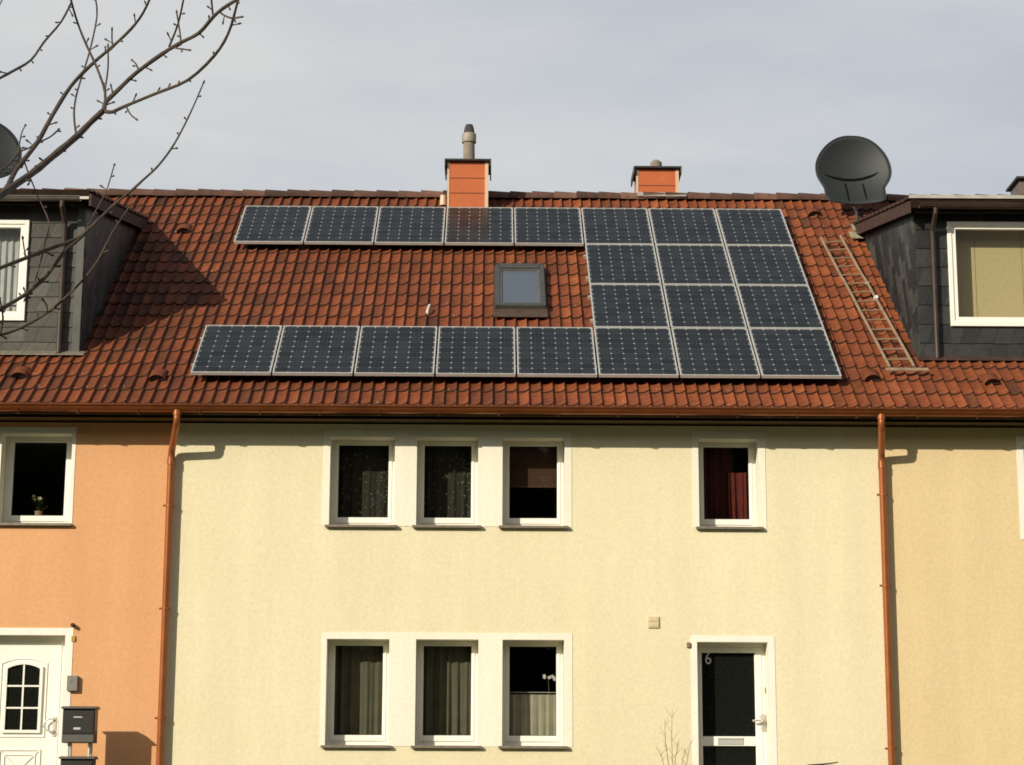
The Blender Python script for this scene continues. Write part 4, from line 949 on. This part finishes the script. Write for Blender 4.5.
# unseen trees added behind the viewer to darken the low sky and window reflections
b = MB(); r = random.Random(77)
for i in range(26):
    x = -78+i*6.2+r.uniform(-1.5, 1.5); y = -46+r.uniform(-4, 4); H = r.uniform(15, 21)
    b.tube([(x, y, 0), (x, y, H*.5)], [.35, .2], 7)
    for k in range(800):
        u, v_ = r.uniform(0, 2*PI), r.uniform(-1, 1); q = r.uniform(.55, 1)**.5; rr = 4.4*q*(1-v_*v_)**.5*(1.1-.25*v_); c = Vector((x+rr*c_(u), y+rr*s_(u), H*.56+v_*H*.42*q))
        d = Vector((r.uniform(-1, 1), r.uniform(-1, 1), r.uniform(-1, 1))).normalized()*r.uniform(.7, 1.1); e = d.cross(Vector((r.uniform(-1, 1), r.uniform(-1, 1), r.uniform(-1, 1)))).normalized()*.7
        b.face([c-d, c+e, c+d, c-e])
b.build('unseen_trees', M['grass'], None, kind='stuff')

# ------------------------------------------------------------------ light
SUN_AZ, SUN_EL = math.radians(42.5), math.radians(24)      # azimuth measured from the facade normal towards the left
sv = Vector((-s_(SUN_AZ)*c_(SUN_EL), -c_(SUN_AZ)*c_(SUN_EL), s_(SUN_EL)))
L = bpy.data.lights.new('sun', 'SUN'); L.energy = 4.6; L.angle = math.radians(.53); L.color = (1, .935, .80)
so = bpy.data.objects.new('sun', L); C.objects.link(so); so.rotation_euler = sv.to_track_quat('Z', 'Y').to_euler(); so.location = (-20, -30, 30)
wd = bpy.data.worlds.new('World'); bpy.context.scene.world = wd; wd.use_nodes = True
n = wd.node_tree.nodes; l = wd.node_tree.links; bg = n['Background']; bg.inputs[1].default_value = .10
sk = n.new('ShaderNodeTexSky'); sk.sky_type = 'NISHITA'; sk.sun_disc = False; sk.sun_elevation = SUN_EL; sk.sun_rotation = math.atan2(sv.x, sv.y)
sk.dust_density = 3.5; sk.air_density = 1.0; sk.ozone_density = 1.2
tc = n.new('ShaderNodeTexCoord'); mp = n.new('ShaderNodeMapping'); mp.inputs['Scale'].default_value = (1.2, 1.2, 4.5); mp.inputs['Rotation'].default_value = (0, math.radians(18), 0)
nz = n.new('ShaderNodeTexNoise'); nz.inputs['Scale'].default_value = 1.6; nz.inputs['Detail'].default_value = 6; nz.inputs['Roughness'].default_value = .55
l.new(tc.outputs['Generated'], mp.inputs[0]); l.new(mp.outputs[0], nz.inputs['Vector'])
cr = n.new('ShaderNodeValToRGB'); e = cr.color_ramp.elements; e[0].position = .38; e[0].color = (.555, .59, .645, 1); e[1].position = .62; e[1].color = (.77, .77, .75, 1)
l.new(nz.outputs['Fac'], cr.inputs[0])
sc = n.new('ShaderNodeVectorMath'); sc.operation = 'SCALE'; sc.inputs['Scale'].default_value = 10.; l.new(cr.outputs[0], sc.inputs[0])
# the veil of thin cloud is densest low in the sky and opens to blue towards the zenith
sx = n.new('ShaderNodeSeparateXYZ'); l.new(tc.outputs['Generated'], sx.inputs[0])
vr = n.new('ShaderNodeMapRange'); vr.inputs[1].default_value = .40; vr.inputs[2].default_value = .75; vr.inputs[3].default_value = .85; vr.inputs[4].default_value = .12
l.new(sx.outputs[2], vr.inputs[0])
mx = n.new('ShaderNodeMix'); mx.data_type = 'RGBA'; mx.inputs['Factor'].default_value = .82
l.new(vr.outputs[0], mx.inputs['Factor']); l.new(sk.outputs[0], mx.inputs['A']); l.new(sc.outputs[0], mx.inputs['B']); l.new(mx.outputs['Result'], bg.inputs[0])

# ------------------------------------------------------------------ camera and view
cd = bpy.data.cameras.new('camera'); cam = bpy.data.objects.new('camera', cd); C.objects.link(cam); bpy.context.scene.camera = cam
from mathutils import Matrix
cam.matrix_world = Matrix((( CR.x, CU.x, -fw.x, 0), (CR.y, CU.y, -fw.y, CY), (CR.z, CU.z, -fw.z, CZ), (0, 0, 0, 1)))
cd.sensor_width = 36; cd.lens = F/1024*36; cd.clip_end = 2000
S = bpy.context.scene; S.view_settings.view_transform = 'Standard'; S.view_settings.look = 'None'; S.view_settings.gamma = 1; S.view_settings.exposure = 0
S.cycles.max_bounces = 6; S.cycles.use_denoising = True
S.cycles.pixel_filter_type = 'GAUSSIAN'; S.cycles.filter_width = 1.9
for o in S.objects:
    if o.type == 'CURVE': bpy.data.objects.remove(o)
